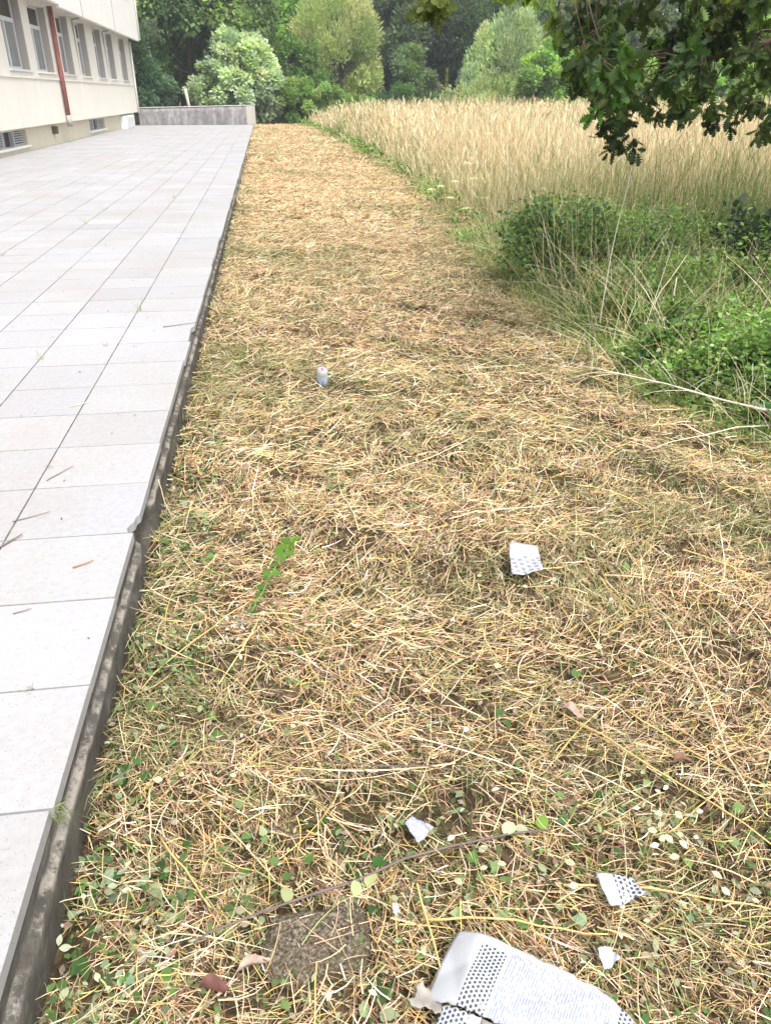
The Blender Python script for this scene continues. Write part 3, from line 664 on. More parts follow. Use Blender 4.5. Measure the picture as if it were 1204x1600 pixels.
# ------------------------------------------------------------------ tall dry field
def tall_field():
    parts = []; heads = []
    D = [(.74, .61, .37), (.60, .46, .25), (.44, .30, .16), (.82, .74, .53), (.36, .38, .17)]
    for (y0, y1, x0, x1, n, wd, K) in ((6.5, 12, 2.2, 9, 17000, .0034, 4), (12, 20, 2.2, 14, 30000, .0055, 3), (20, 32, 2.0, 21, 34000, .010, 3), (32, 45.5, 1.8, 30, 34000, .017, 2)):
        def fe(x, y): return (x > edge(y)+.25+.25*noise2(x, y, 1.1)) & ~((y < 9.5) & (x < 2.9)) & ~((y < 8.3) & (x < 4.4))
        x, y = scatter(n, x0, x1, y0, y1, fe); N = len(x)
        din = np.clip((x-edge(y)-.1)/1.8, .0, 1)
        H = (.32+.76*np.sqrt(din))*R.uniform(.5, 1.15, N)*(1+.12*noise2(x, y, 2.2)+.10*noise2(x, y, .6))
        H = H*np.where(y > 38, .82, 1)
        head = R.uniform(0, 6.28, N)
        pitch = R.normal(1.42, .14, N)-.25*np.clip(noise2(x+2, y-9, 1.6)-.2, 0, 1); bend = R.normal(-.3, .32, N)
        mess = R.uniform(0, 1, N) < .14; pitch[mess] = R.uniform(.4, 1.2, mess.sum())
        col = palette(N, D, [4, 3, 2.0, 3, .7], .13)
        gn = np.clip(noise2(x+5, y, 2.5)-.3, 0, .5)+.5*np.clip((12.5-y)/5, 0, 1)+.3*np.clip(1-din*1.3, 0, 1)+.35*np.exp(-((x-4.6)/1.3)**2-((y-8.5)/2.2)**2); gn = np.clip(gn, 0, .8)
        gmix = (R.uniform(0, 1, N) < gn*1.3)[:, None]
        col = np.where(gmix, palette(N, [(.12, .19, .05), (.2, .25, .08)], [1, 1]), col)
        P = np.stack([x, y, gz(x, y)], 1)
        V, F, c = ribbons(P, head, H, wd*R.uniform(.6, 1.3, N), pitch, bend, col, K, np.zeros(N))
        parts.append((V, F, c))
        # seed heads: a thicker ribbon on the last stretch
        tip = V.reshape(N, K+1, 2, 3)[:, K].mean(1); sel = R.uniform(0, 1, N) < .5
        m = sel.sum()
        parts.append(ribbons(tip[sel]-np.array([0, 0, .05]), head[sel], R.uniform(.08, .20, m), wd*R.uniform(1.1, 1.9, m), R.normal(1.3, .22, m), R.normal(-.6, .4, m), np.clip(col[sel]*1.0, 0, .8), 2, np.zeros(m), np.array([.5, 1, .3])))
    V, F, c = merge(parts)
    tag(link('tall_dry_grass', npmesh('tall_dry_grass', V, F, c), STRAW), 'tall dry straw coloured grass filling the field', 'tall grass', kind='stuff')
    # green leafy undergrowth along the cut edge
    parts = []
    x = []; y = []
    for yy0, yy1, n in ((3, 9.8, 95000), (9.5, 20, 9000), (20, 46, 4500)):
        b = R.uniform(yy0, yy1, n); a = edge(b)+np.abs(R.normal(0, 1, n))*(1.15 if yy0 < 9 else .35)+R.normal(0, .12, n)+(.15 if yy0 < 9 else 0)
        s = .032 if yy0 < 9 else (.05 if yy0 < 19 else .11)
        hmax = np.where(b < 9.8, .06+.34*np.clip((a-edge(b))/1.1, 0, 1)*np.clip((b-2.2)/3, .35, 1)+.20*noise2(a, b, .5)*np.clip((a-edge(b))*2, .2, 1), .22); hmax = np.clip(hmax*np.where(b < 9.8, 1.25, 1), .03, .85)
        keep = R.uniform(0, 1, n) < np.clip(.62+.7*noise2(a+1, b+2, .7)-(.35 if yy0 > 9 else 0), .06, 1); a = a[keep]; b = b[keep]; hmax = hmax[keep]; N = len(a)
        P = np.stack([a, b, gz(a, b)+hmax*R.uniform(0, 1, N)**.8], 1)
        cols = [(.12, .22, .05), (.17, .30, .07), (.25, .36, .12), (.07, .14, .045), (.36, .42, .24)]
        parts.append(leaves(DIAM if yy0 > 9 else OVAL, P, np.stack([*R.normal(0, 1, (2, N)), R.normal(.35, .4, N)], 1), unit(R.normal(0, .5, (N, 3))+np.array([0, -.2, 1.])), s*R.uniform(.45, 1.5, N), palette(N, cols, [3, 3, 2, 2, 1])*(1+.45*np.clip(noise2(P[:, 0]*1.0+4, P[:, 1]-3, .35), -1, 1))[:, None]))
    V, F, c = merge(parts)
    tag(link('edge_weeds', npmesh('edge_weeds', V, F, c), LEAF), 'green leafy weeds along the edge between mown strip and tall grass', 'weeds', kind='stuff')
    # arching green and yellowish grass in the right middle
    parts = []
    n = 20000; b = R.uniform(2.6, 9.8, n); a = edge(b)+np.abs(R.normal(0, 1.1, n))+R.normal(0, .1, n)-.05
    N = n; H = R.uniform(.10, .50, N)*np.clip(.5+(a-edge(b))*.6, .35, 1.2)*np.where(b < 4.5, .7, 1)
    parts.append(ribbons(np.stack([a, b, gz(a, b)], 1), R.uniform(0, 6.28, N), H, R.uniform(.002, .0045, N), R.uniform(.7, 1.5, N), -R.uniform(0, 1.5, N), palette(N, [(.17, .30, .06), (.27, .36, .12), (.54, .47, .27), (.66, .60, .42), (.10, .18, .05)], [3.5, 2.5, 1.8, 1.5, 2]), 4))
    n = 3200; b = R.uniform(2.8, 9, n); a = edge(b)+np.abs(R.normal(0, 1.0, n))+.1; H = R.uniform(.25, .95, n)*np.where(b < 4.5, .6, 1)
    parts.append(ribbons(np.stack([a, b, gz(a, b)], 1), R.uniform(0, 6.28, n), H, R.uniform(.002, .0045, n), R.uniform(.3, 1.5, n), -R.uniform(0, .8, n), palette(n, [(.62, .54, .36), (.70, .66, .50), (.45, .33, .20)], [3, 2, 1]), 5))
    V, F, c = merge(parts)
    tag(link('edge_grass', npmesh('edge_grass', V, F, c), GRASSM), 'arching green and bleached grass on the rough bank at right', 'grass', kind='stuff')
tall_field()

# ------------------------------------------------------------------ near bushes (things)
def bush(name, label, cat, x, y, rx, ry, h, n, S, cols, tpl, nst=16, wts=None, down=.1):
    z0 = float(gz(x, y)); t = empty(name, (x, y, z0), label, cat)
    st = []; P = []; X = []
    for i in range(nst):
        a = R.uniform(0, 6.28); r = R.uniform(.2, 1)**.5
        e = (x+math.cos(a)*rx*r, y+math.sin(a)*ry*r, z0+h*R.uniform(.45, 1)*(1.15-.5*r))
        p = wob((x+math.cos(a)*rx*.25, y+math.sin(a)*ry*.25, z0), e, 6, .02, .06*h); st.append((p, np.linspace(.006, .002, 6)))
        m = n//nst; tt = R.uniform(.15, 1, m)*5
        q = np.stack([np.interp(tt, range(6), p[:, k]) for k in range(3)], 1)+R.normal(0, .045*max(.5, h*1.6), (m, 3))
        P.append(q); X.append(unit(q-np.array([x, y, z0]))+R.normal(0, .6, (m, 3))+np.array([0, 0, -down]))
    P = np.concatenate(P); X = np.concatenate(X); N = len(P); P[:, 2] = np.maximum(P[:, 2], gz(P[:, 0], P[:, 1])+.01)
    V, F, c = leaves(tpl, P, X, unit(R.normal(0, .5, (N, 3))+np.array([0, -.25, .9])), S*R.uniform(.55, 1.3, N), palette(N, cols, wts or np.ones(len(cols)), .2))
    link('foliage', npmesh('foliage', V, F, c), LEAF, t); link('stems', tubes_mesh('stems', st, 5), STEM, t)
bush('bramble_bush', 'dense green bramble bush at the corner where the mown strip narrows', 'bush', 2.85, 6.95, .9, .75, .80, 12000, .044, [(.07, .14, .04), (.12, .21, .06), (.21, .29, .09), (.07, .14, .08)], OVAL, 40)
bush('bright_weed', 'low bright green leafy weed in front of the bramble bush', 'weed', 2.85, 6.0, .55, .35, .26, 2600, .032, [(.15, .28, .04), (.20, .34, .06)], OVAL, 20)
bush('grey_weed', 'grey green weed clump with pale seed tops right of the bramble bush', 'weed', 3.35, 6.55, .45, .45, .62, 2200, .035, [(.20, .25, .15), (.30, .34, .24), (.14, .2, .09)], NARR, 24)
bush('leafy_weed', 'tall mid green leafy weeds right of the bramble bush before the dry grass', 'weed', 3.9, 7.6, 1.0, .6, .6, 5000, .045, [(.08, .16, .04), (.13, .22, .06), (.20, .27, .10)], OVAL, 34)
bush('leafy_weed', 'rough dark green weeds sloping down to the mown edge below the bramble bush', 'weed', 2.75, 5.15, .6, .5, .42, 5000, .038, [(.07, .15, .04), (.11, .20, .05), (.18, .28, .08)], OVAL, 30)
bush('laurel_bush', 'dark glossy leaved bush at the right edge under the oak', 'bush', 4.35, 6.4, .75, .7, .80, 3600, .085, [(.025, .05, .025), (.04, .075, .035), (.07, .11, .07)], OVAL, 24)
bush('bramble_bush', 'low dark bramble patch behind the broken pale stalk', 'bush', 2.75, 4.35, .65, .55, .30, 3600, .048, [(.05, .11, .03), (.07, .15, .04), (.16, .25, .07), (.04, .09, .04)], IVYL, 26)
bush('bramble_bush', 'dark green leafy patch at the right edge below the broken stalk', 'bush', 2.95, 3.35, .55, .4, .26, 2400, .05, [(.04, .10, .045), (.06, .14, .05), (.13, .22, .08)], IVYL, 20)
bush('nettle_bush', 'mid green weeds under the drooping oak leaves', 'weed', 3.7, 5.2, .7, .6, .5, 3200, .05, [(.06, .12, .03), (.10, .17, .05), (.16, .2, .08)], OVAL, 24)
def thistle():
    t = empty('thistle', (2.55, 3.35, 0), 'blue green spiky leaved plant at the right edge under the broken stalk', 'plant'); n = 14
    a = np.linspace(0, 6.28, n)+R.normal(0, .2, n); P = np.tile([2.55, 3.35, .03], (n, 1))
    X = np.stack([np.cos(a), np.sin(a), R.uniform(.3, 1.6, n)], 1)
    V, F, c = leaves(leaf_tpl([.02, .07, .12, .08, .14, .08, .11, .05, .01]), P, X, np.tile([0, 0, 1.], (n, 1)), R.uniform(.14, .26, n), palette(n, [(.12, .22, .14), (.18, .28, .2)], [1, 1]))
    link('foliage', npmesh('foliage', V, F, c), LEAF, t)
thistle()

# umbels of wild carrot
UMB = [(2.87, 12.0, .68, 'white flat flower head standing highest left of the field, beside the tall grass'), (2.86, 11.5, .50, 'broad white flower head at the right of the low flower group'), (2.62, 11.5, .46, 'white flower head in the upper middle of the low group'), (2.48, 11.8, .38, 'pale flower head left of the middle one'), (2.37, 12.0, .32, 'leftmost pale flower head at the mown edge'), (2.43, 11.0, .30, 'round whitish flower head low in front of the group'), (2.55, 10.6, .24, 'lowest small white flower head of the group'), (2.90, 11.0, .30, 'pale greenish flower head low at the right of the group'), (3.71, 14.0, .96, 'distant small white flower head further up in the tall grass')]
UMAT = M('white flower', (.72, .74, .62), .8).m
for x, y, h, lb in UMB:
    z0 = float(gz(x, y)); t = empty('wild_carrot', (x, y, z0), lb, 'flower', 'white umbel flowers at the field edge')
    top = np.array([x+R.normal(0, .02), y, z0+h]); link('stem', tubes_mesh('stem', [(wob((x, y, z0), top-np.array([0, 0, .03]), 5, .01), .003)], 5), STEM, t)
    n = 130; a = R.uniform(0, 6.28, n); r = .055*np.sqrt(R.uniform(0, 1, n))*1.15
    P = top+np.stack([np.cos(a)*r, np.sin(a)*r, .012-2.5*r*r+R.normal(0, .003, n)], 1)
    V, F, c = leaves(OVAL, P, R.normal(0, 1, (n, 3))*np.array([1, 1, .2]), unit(R.normal(0, .3, (n, 3))+np.array([0, 0, 1.])), np.full(n, .016), palette(n, [(.7, .72, .6), (.6, .64, .48)], [1, 1], .06))
    link('flower_head', npmesh('flower_head', V, F, c), LEAF, t)

# ------------------------------------------------------------------ single stalks, canes, twigs
def smat(name, col): 
    a = M(name, rough=.6, spec=.3); a.base(a.ramp(a.noise(30, 4, a.co()), [(.3, tuple(x*.7 for x in col)), (.7, col)])); return a.m
YEL = smat('golden straw', (.64, .48, .19)); PALE = smat('pale straw', (.72, .62, .42)); PURP = smat('purplish cane', (.15, .115, .11)); TWG = smat('grey brown twig', (.20, .15, .12)); BLEACH = smat('bleached stalk', (.68, .66, .52))
ST = [([(.22, .96, .07), (.21, 1.05, .09), (.235, .77, .06)][::1], YEL, .0028, 'bent golden straw standing left of the torn white packet'),
 ([(.21, .965, .065), (.58, .885, .065)], YEL, .0028, 'golden straw lying just above the torn white packet'),
 ([(.53, 1.01, .05), (.70, .975, .06), (.97, .90, .05)], YEL, .0026, 'golden to cream straw crossing the top of the right hand paper scrap'),
 ([(1.19, 1.92, .05), (1.12, 1.5, .07), (1.05, 1.12, .06)], PALE, .0028, 'long pale straw running down the right side'),
 ([(.71, 1.56, .05), (.86, 1.30, .07), (1.05, 1.03, .05)], YEL, .0026, 'long golden straw slanting down towards the lower right'),
 ([(.90, 1.53, .05), (1.14, 1.17, .055)], YEL, .0024, 'golden straw parallel to the long one and further right'),
 ([(.36, 2.57, .05), (.61, 2.59, .06)], YEL, .0026, 'golden straw in the middle left of the paper with blue marks'),
 ([(.63, 2.64, .05), (1.07, 2.70, .06)], PALE, .003, 'pale straw lying above the folded paper scrap'),
 ([(.22, 3.01, .05), (.245, 2.8, .07), (.26, 2.59, .05)], PALE, .003, 'pale straw pointing at the viewer in the middle distance'),
 ([(-.35, 1.27, .05), (-.22, 1.06, .05)], YEL, .003, 'short thick yellow straw near the lower terrace edge'),
 ([(-.39, 1.40, .05), (-.355, 1.15, .06)], PALE, .0022, 'pale straw pointing down close to the lower terrace edge'),
 ([(.82, 1.11, .04), (1.02, 1.22, .06)], YEL, .0022, 'thin yellow straw rising to the right near the lower right'),
 ([(-.15, 2.22, .05), (-.27, 2.07, .07), (-.48, 1.78, .04)], YEL, .0026, 'kinked golden straw beside the terrace edge in the middle left'),
 ([(-.01, 2.0, .04), (.05, 1.73, .06)], YEL, .0024, 'yellow straw in front of the green sprig'),
 ([(1.0, 1.80, .04), (1.12, 1.60, .06)], PALE, .0026, 'cream straw above the long golden ones at right'),
 ([(1.08, 2.18, .04), (1.10, 1.95, .05)], YEL, .0026, 'short yellow straw right of the folded paper scrap'),
 ([(.43, 3.11, .05), (.92, 3.41, .06)], PALE, .003, 'pale straw slanting away behind the folded paper scrap'),
 ([(2.40, 6.75, .28), (2.34, 6.1, .12), (2.28, 5.6, .05)], PALE, .005, 'thin pale stalk leaning out of the bramble bush'),
 ([(2.25, 5.15, .02), (2.33, 5.3, .55), (2.42, 5.35, 1.12)], BLEACH, .0045, 'tall thin bleached stalk rising in front of the field'),
 ([(2.75, 5.1, .05), (2.80, 5.2, .42)], BLEACH, .0055, 'short upright bleached stalk in the rough grass at right'),
 ([(2.6, 4.95, .1), (2.55, 5.0, .3), (2.9, 5.3, .55)], PALE, .004, 'pale bent stalk leaning right in the rough grass'),
 ([(-.47, 2.86, .0), (-.50, 2.84, .12), (-.515, 2.86, .2)], PALE, .0026, 'thin grass stalk standing against the chipped terrace edge')]
for p, m, r, lb in ST:
    p = np.array(p, float); n = 9; tt = np.linspace(0, len(p)-1, n)
    q = np.stack([np.interp(tt, range(len(p)), p[:, i]) for i in range(3)], 1)
    q[1:-1] = (q[:-2]+q[1:-1]*2+q[2:])/4; q += R.normal(0, .0015, q.shape)
    for k in range(n):
        if q[k, 2] < .12: q[k, 2] = gz(q[k, 0], q[k, 1])+max(q[k, 2]-.01, .03)
    tag(link('straw_stalk', tubes_mesh('straw_stalk', [(q, np.linspace(r, r*.6, n))], 6), m), lb, 'straw', 'single long straws')
# broken bleached branch with side shoots
t = empty('broken_stalk', (2.62, 3.3, .1), 'long bleached broken stalk with thin side shoots leaning in from the right', 'stalk')
mp = np.array([(2.75, 3.22, .15), (2.44, 3.40, .13), (2.32, 3.59, .12), (2.14, 3.88, .12), (1.95, 4.05, .13), (1.83, 4.18, .13), (1.74, 4.4, .10), (1.62, 4.62, .07)])
link('main_stem', tubes_mesh('main_stem', [(mp, [.010, .008, .006, .005, .004, .003, .002, .0015])], 7), BLEACH, t)
for i in range(26):
    k = R.uniform(1, 6.9); b = np.array([np.interp(k, range(8), mp[:, j]) for j in range(3)])
    e = b+np.array([R.normal(-.1, .16), R.normal(.08, .2), R.uniform(-.03, .24)]); link('side_shoot', tubes_mesh('side_shoot', [(wob(b, e, 5, .012, .03), np.linspace(.0018, .0007, 5))], 5), BLEACH, t)
q = np.array([(2.52, 3.36, .06), (2.25, 3.32, .08), (2.06, 3.27, .07), (1.88, 3.24, .06), (1.70, 3.17, .05)])
tag(link('broken_stalk', tubes_mesh('broken_stalk', [(q, [.004, .0033, .0028, .002, .0012])], 6), BLEACH), 'thin pale stalk lying below the larger broken stalk', 'stalk')
# bramble cane with pale leaves
t = empty('bramble_cane', (.1, 1.07, .04), 'dark cut bramble cane with pale leaves above the half buried stone', 'cane')
cp = np.array([(-.25, .985, .055), (-.22, 1.0, .06), (-.09, 1.035, .062), (.0, 1.05, .07), (.09, 1.075, .06), (.2, 1.11, .066), (.3, 1.13, .06), (.45, 1.145, .06), (.56, 1.155, .045)])
link('stem', tubes_mesh('stem', [(cp, [.0016, .0022, .0026, .003, .0032, .0032, .003, .0025, .002])], 7), PURP, t)
kk = np.array([4, 4.35, 6.9, 7.4, 7.8, 2.3]); P = np.stack([np.interp(kk, range(9), cp[:, j]) for j in range(3)], 1); n = len(P)
a = R.uniform(0, 6.28, n)
V, F, c = leaves(leaf_tpl([.03, .26, .36, .38, .3, .03]), P, np.stack([np.cos(a), np.sin(a), np.full(n, .15)], 1), unit(R.normal(0, .25, (n, 3))+np.array([0, 0, 1.])), R.uniform(.025, .042, n), palette(n, [(.42, .48, .26), (.22, .36, .08), (.5, .55, .38)], [1, 1, 1]))
nv = len(V)//n; nf = len(F)//n
for i in range(n): link('leaf', npmesh('leaf', V[i*nv:(i+1)*nv], F[i*nf:(i+1)*nf]-i*nv, c[i*nv:(i+1)*nv]), LEAF, t)
q = np.array([(.02, 1.43, .055), (.10, 1.41, .06), (.19, 1.39, .055), (.3, 1.37, .06), (.40, 1.345, .05)])
tag(link('thin_cane', tubes_mesh('thin_cane', [(q, [.0015, .002, .0022, .002, .0012])], 6), PURP), 'thin purple brown cane lying across the straw above the small paper bit', 'cane')
# green sprig
def sprig():
    t = empty('green_sprig', (-.08, 2.28, .04), 'bright green leafy sprig lying on the straw at middle left', 'sprig')
    p = np.array([(-.15, 2.08, .07), (-.11, 2.18, .08), (-.08, 2.28, .085), (-.04, 2.38, .09), (0.0, 2.47, .095)])
    link('stem', tubes_mesh('stem', [(p, .0022)], 5), smat('green stem', (.15, .28, .06)), t)
    P = []; X = []; S = []; cl = []
    for i in range(11):
        k = i*.39
        b = [np.interp(k, range(5), p[:, j]) for j in range(3)]
        for s in (-1, 1):
            P.append(b); X.append((s*.9+R.normal(0, .3), .45+R.normal(0, .3), R.uniform(0, .7))); S.append((.020 if i < 3 else .031)+.010*(i > 7)+R.uniform(-.004, .006)); cl.append((.05+.006*i, .12+.010*i, .03))
    P.append(p[-1]); X.append((.3, .9, .3)); S.append(.034); cl.append((.15, .26, .04))
    V, F, c = leaves(leaf_tpl([.03, .28, .38, .36, .2, .02]), np.array(P), np.array(X), unit(R.normal(0, .5, (len(P), 3))+np.array([0, -.2, 1.])), np.array(S), np.array(cl)*R.uniform(.6, 1.3, (len(P), 1)))
    link('foliage', npmesh('foliage', V, F, c), LEAF, t)
    n = 70; P = np.stack([R.normal(-.20, .035, n), R.normal(2.03, .055, n), R.uniform(.05, .075, n)], 1)
    V, F, c = leaves(OVAL, P, R.normal(0, 1, (n, 3)), unit(R.normal(0, .6, (n, 3))+np.array([0, 0, 1.])), R.uniform(.008, .018, n), palette(n, [(.62, .58, .60), (.5, .44, .46), (.7, .7, .66)], [1, 1, 1]))
    tag(link('withered_flower', npmesh('withered_flower', V, F, c), LEAF), 'withered whitish lilac petals below the green sprig', 'petals', kind='stuff')
sprig()
TWL = [((-.95, 2.9), (-.87, 3.02), .0022, TWG, 'thin grey twig across the second tile row of the terrace'), ((-.99, 2.57), (-.87, 2.62), .0022, TWG, 'thin brown twig beside the joint of the terrace tiles'), ((-.985, 2.38), (-.93, 2.46), .004, TWG, 'thick dark twig at the left edge on the terrace'), ((-.71, 2.22), (-.65, 2.25), .003, smat('reddish bark', (.38, .20, .12)), 'short reddish brown twig on a tile near the edge'), ((-.75, 5.19), (-.51, 5.27), .003, TWG, 'twig lying over the terrace edge in the middle distance'), ((-.83, 1.985), (-.78, 2.0), .002, TWG, 'tiny dark twig on the joint nearest the camera'), ((-1.04, 3.74), (-.95, 3.79), .0025, PALE, 'short cream straw on the terrace tiles')]
for a, b, r, m, lb in TWL:
    q = wob((*a, .2+r+.001), (*b, .2+r+.003), 6, .0016); q[:, 2] = np.linspace(.2+r+.001, .206+r, 6)
    tag(link('twig', tubes_mesh('twig', [(q, np.linspace(r, r*.5, 6))], 5), m), lb, 'twig', 'twigs on the terrace')
TUF = [(-.70, 1.635, .035, 'small dry grass tuft in the near tile joint'), (-1.37, 4.57, .16, 'tall thin grass tuft in a tile joint at left'), (-2.55, 8.03, .12, 'grass tuft at the left picture edge on the terrace'), (-2.17, 10.05, .2, 'larger grass tuft further back on the terrace'), (-1.05, 4.81, .05, 'short grass tuft in the tile joint in the middle'), (-.96, 5.65, .18, 'thin upright grass tuft near the terrace edge'), (-2.19, 11.3, .14, 'far grass tuft on a terrace joint'), (-1.65, 8.4, .13, 'grass tuft in the middle of the terrace'), (-.98, 3.03, .03, 'tiny weed at a crossing of tile joints'), (-1.4, 12.6, .2, 'grass tuft near the far terrace edge')]
for x, y, h, lb in TUF:
    n = 16 if h < .1 else 9
    V, F, c = ribbons(np.tile([x, y, .195], (n, 1))+R.normal(0, .008, (n, 3))*np.array([1, 1, 0]), R.uniform(0, 6.28, n), h*R.uniform(.35, .85, n), np.full(n, .0015+.004*h), R.uniform(.5, 1.5, n), -R.uniform(0, .9, n), palette(n, [(.30, .30, .14), (.45, .38, .22), (.12, .15, .06)], [1, 1, 1]), 4)
    tag(link('grass_tuft', npmesh('grass_tuft', V, F, c), GRASSM), lb, 'grass tuft', 'grass tufts in the terrace joints')
n = 46; V, F, c = ribbons(np.tile([TX+.0, 1.235, .185], (n, 1))+R.normal(0, .008, (n, 3)), R.normal(-.2, .8, n), R.uniform(.02, .07, n), np.full(n, .0016), R.uniform(-.3, .9, n), -R.uniform(0, .8, n), palette(n, [(.16, .22, .08), (.3, .33, .18)], [1, 1]), 4)
tag(link('grass_tuft', npmesh('grass_tuft', V, F, c), GRASSM), 'green grass tuft sprouting from the side of the terrace edge', 'grass tuft')
# dry leaf bits on the terrace
n = 900; x = TX-.03-np.abs(R.normal(0, 1, n))*1.6-R.uniform(0, .3, n); y = R.uniform(1, 1, n)+R.uniform(0, 1, n)**1.6*28; k = x > -6.2; x = x[k]; y = y[k]; n = len(x)
V, F, c = leaves(NARR, np.stack([x, y, np.full(n, .2035)], 1), np.stack([*R.normal(0, 1, (2, n)), np.zeros(n)], 1), np.tile([0, 0, 1.], (n, 1)), R.uniform(.006, .026, n)*(1+y/14), palette(n, [(.12, .09, .07), (.3, .22, .14), (.08, .08, .07), (.45, .38, .26)], [2, 1, 2, 1]))
tag(link('leaf_crumbs', npmesh('leaf_crumbs', V, F, c), LEAF), 'scattered crumbs of leaf and straw on the terrace tiles', 'leaf litter', kind='stuff')

# ------------------------------------------------------------------ stone, leaves, can, paper
def stone():
    bm = bmesh.new(); bmesh.ops.create_icosphere(bm, subdivisions=6, radius=1)
    for v in bm.verts:
        p = v.co.copy(); n = .13*math.sin(4*p.x+1)*math.cos(3*p.y+.5)+.03*math.sin(11*p.x+3*p.y)+.02*math.sin(23*p.y+9*p.z)+.012*math.sin(37*p.x-20*p.y)
        p *= 1+n; v.co = (p.x*.122, p.y*.082, min(p.z, .72+.05*math.sin(9*p.x)*math.cos(8*p.y)+.03*math.sin(31*p.x+25*p.y))*.055)
    me = bpy.data.meshes.new('half_buried_stone'); bm.to_mesh(me); bm.free()
    for p in me.polygons: p.use_smooth = True
    a = M('lichened concrete lump', rough=.95, spec=.1); v = a.co()
    n1 = a.noise(130, 6, v, .8); n2 = a.noise(22, 5, v)
    vo = a.n('ShaderNodeTexVoronoi'); vo.inputs['Scale'].default_value = 90; a.l(v, vo.inputs['Vector'])
    c = a.ramp(n1, [(.38, (.035, .028, .02)), (.5, (.15, .12, .085)), (.62, (.42, .37, .30))])
    c = a.mix(a.ramp(n2, [(.45, g3(0)), (.65, g3(.5))]), c, (.14, .13, .07))
    a.base(c).bump(n1, 1, .01)
    o = link('half_buried_stone', me, a.m); o.location = (.0, .97, .014); o.rotation_euler = (.05, -.04, .1)
    tag(o, 'speckled grey rough stone half buried in the straw near the bottom', 'stone')
stone()
n = 60; x = R.normal(0, .10, n); y = .965+R.normal(0, .06, n)
V, F, c = ribbons(np.stack([x, y, np.full(n, .052)+R.uniform(0, .012, n)], 1), R.uniform(0, 6.28, n), R.uniform(.03, .12, n), R.uniform(.001, .0022, n), R.normal(0, .15, n), R.normal(-.2, .3, n), palette(n, CS, [3, 2, 3, 2, 2, 2, 1]), 4)
tag(link('loose_straw', npmesh('loose_straw', V, F, c), STRAW), 'loose straw bits lying over the half buried stone', 'straw', kind='stuff')
def curled_leaf(x, y, z0, L, W, col, rot, lb, curl=.9):
    n = 14; V = []
    for i in range(n+1):
        for j in range(7):
            t = i/n; s = (j-3)/3; w_ = W*math.sin(math.pi*min(.98, max(.02, t)))**.7
            V.append((L*(t-.5), s*w_*.5*math.cos(s*curl*.6), z0+.3*w_*abs(s)**1.6*curl*.8+.012*math.sin(t*5)+.002*math.sin(t*40+s*9)))
    V = np.array(V); c_, s_ = math.cos(rot), math.sin(rot); V2 = V.copy(); V2[:, 0] = c_*V[:, 0]-s_*V[:, 1]+x; V2[:, 1] = s_*V[:, 0]+c_*V[:, 1]+y; V2[:, 2] += float(gz(x, y))
    F = np.array([(i*7+j, i*7+j+1, i*7+8+j, i*7+7+j) for i in range(n) for j in range(6)])
    a = M('dead leaf', rough=.7); nn = a.noise(35, 5, a.co()); a.base(a.ramp(nn, [(.3, tuple(k*.55 for k in col)), (.7, col)])).bump(nn, .5, .003)
    tag(link('dead_leaf', npmesh('dead_leaf', V2, F, smooth=True), a.m), lb, 'leaf')
curled_leaf(-.205, .895, .05, .056, .034, (.16, .07, .055), -.1, 'dark reddish brown curled leaf at the bottom left')
curled_leaf(-.13, .93, .045, .07, .03, (.42, .32, .26), .35, 'tan shrivelled leaf just left of the half buried stone', 1.3)
curled_leaf(.75, 1.55, .04, .06, .04, (.46, .33, .27), -.6, 'pinkish tan dead leaf in the straw at lower right')
curled_leaf(.97, 1.33, .05, .06, .035, (.22, .12, .08), .2, 'dark brown leaf under pale fluff at the right')

def can():
    t = empty('drink_can', (.24, 4.43, .02), 'small white and blue drink can standing tilted in the straw', 'can')
    prof = [(.022, 0), (.027, .002), (.031, .008), (.033, .014), (.033, .040), (.0325, .060), (.033, .080), (.033, .103), (.0305, .111), (.0275, .115), (.0275, .118)]
    seg = 28; V = []
    for j, (r, zz) in enumerate(prof):
        for k in range(seg):
            a = 2*math.pi*k/seg; dent = 1-.16*math.exp(-((zz-.055)/.02)**2)*max(0, math.cos(a+1.9))**2
            V.append((r*math.cos(a)*dent, r*math.sin(a)*dent, zz))
    F = [(j*seg+k, j*seg+(k+1) % seg, (j+1)*seg+(k+1) % seg, (j+1)*seg+k) for j in range(len(prof)-1) for k in range(seg)]
    a = M('printed can', rough=.3, spec=.6); a.b.inputs['Metallic'].default_value = .15
    tc = a.n('ShaderNodeTexCoord'); sp = a.n('ShaderNodeSeparateXYZ'); a.l(tc.outputs['Object'], sp.inputs[0])
    zr = a.ramp(sp.outputs['Z'], [(0, (.20, .28, .45)), (.012, (.12, .20, .40)), (.040, (.22, .32, .55)), (.055, (.50, .58, .64)), (.10, (.55, .60, .64)), (.108, (.5, .53, .55))])
    sw = a.ramp(a.noise(38, 1, a.co((1, 1, .7))), [(.47, g3(0)), (.5, g3(1))]); lo = a.ramp(sp.outputs['Z'], [(0, g3(.8)), (.05, g3(.55)), (.062, g3(0))])
    a.base(a.mix(a.mix(1.0, sw, lo, 'MULTIPLY'), zr, (.55, .60, .68)))
    o = link('can_body', npmesh('can_body', np.array(V), np.array(F), smooth=True), a.m); o.parent = t
    rim = M('can lid metal', (.75, .75, .75), .3, .5); rim.b.inputs['Metallic'].default_value = .8
    V = [(0, 0, .111)]+[(.0255*math.cos(6.2832*k/seg), .0255*math.sin(6.2832*k/seg), .112) for k in range(seg)]
    o = link('can_lid', npmesh('can_lid', np.array(V), np.array([(0, 1+k, 1+(k+1) % seg) for k in range(seg)])), rim.m); o.parent = t
    o = boxes('pull_tab', [(-.006, .006, -.014, .010, .1135, .1155)], M('red tab', (.55, .16, .16), .4).m, None, .001); o.parent = t
    t.rotation_euler = (.28, -.08, .3)
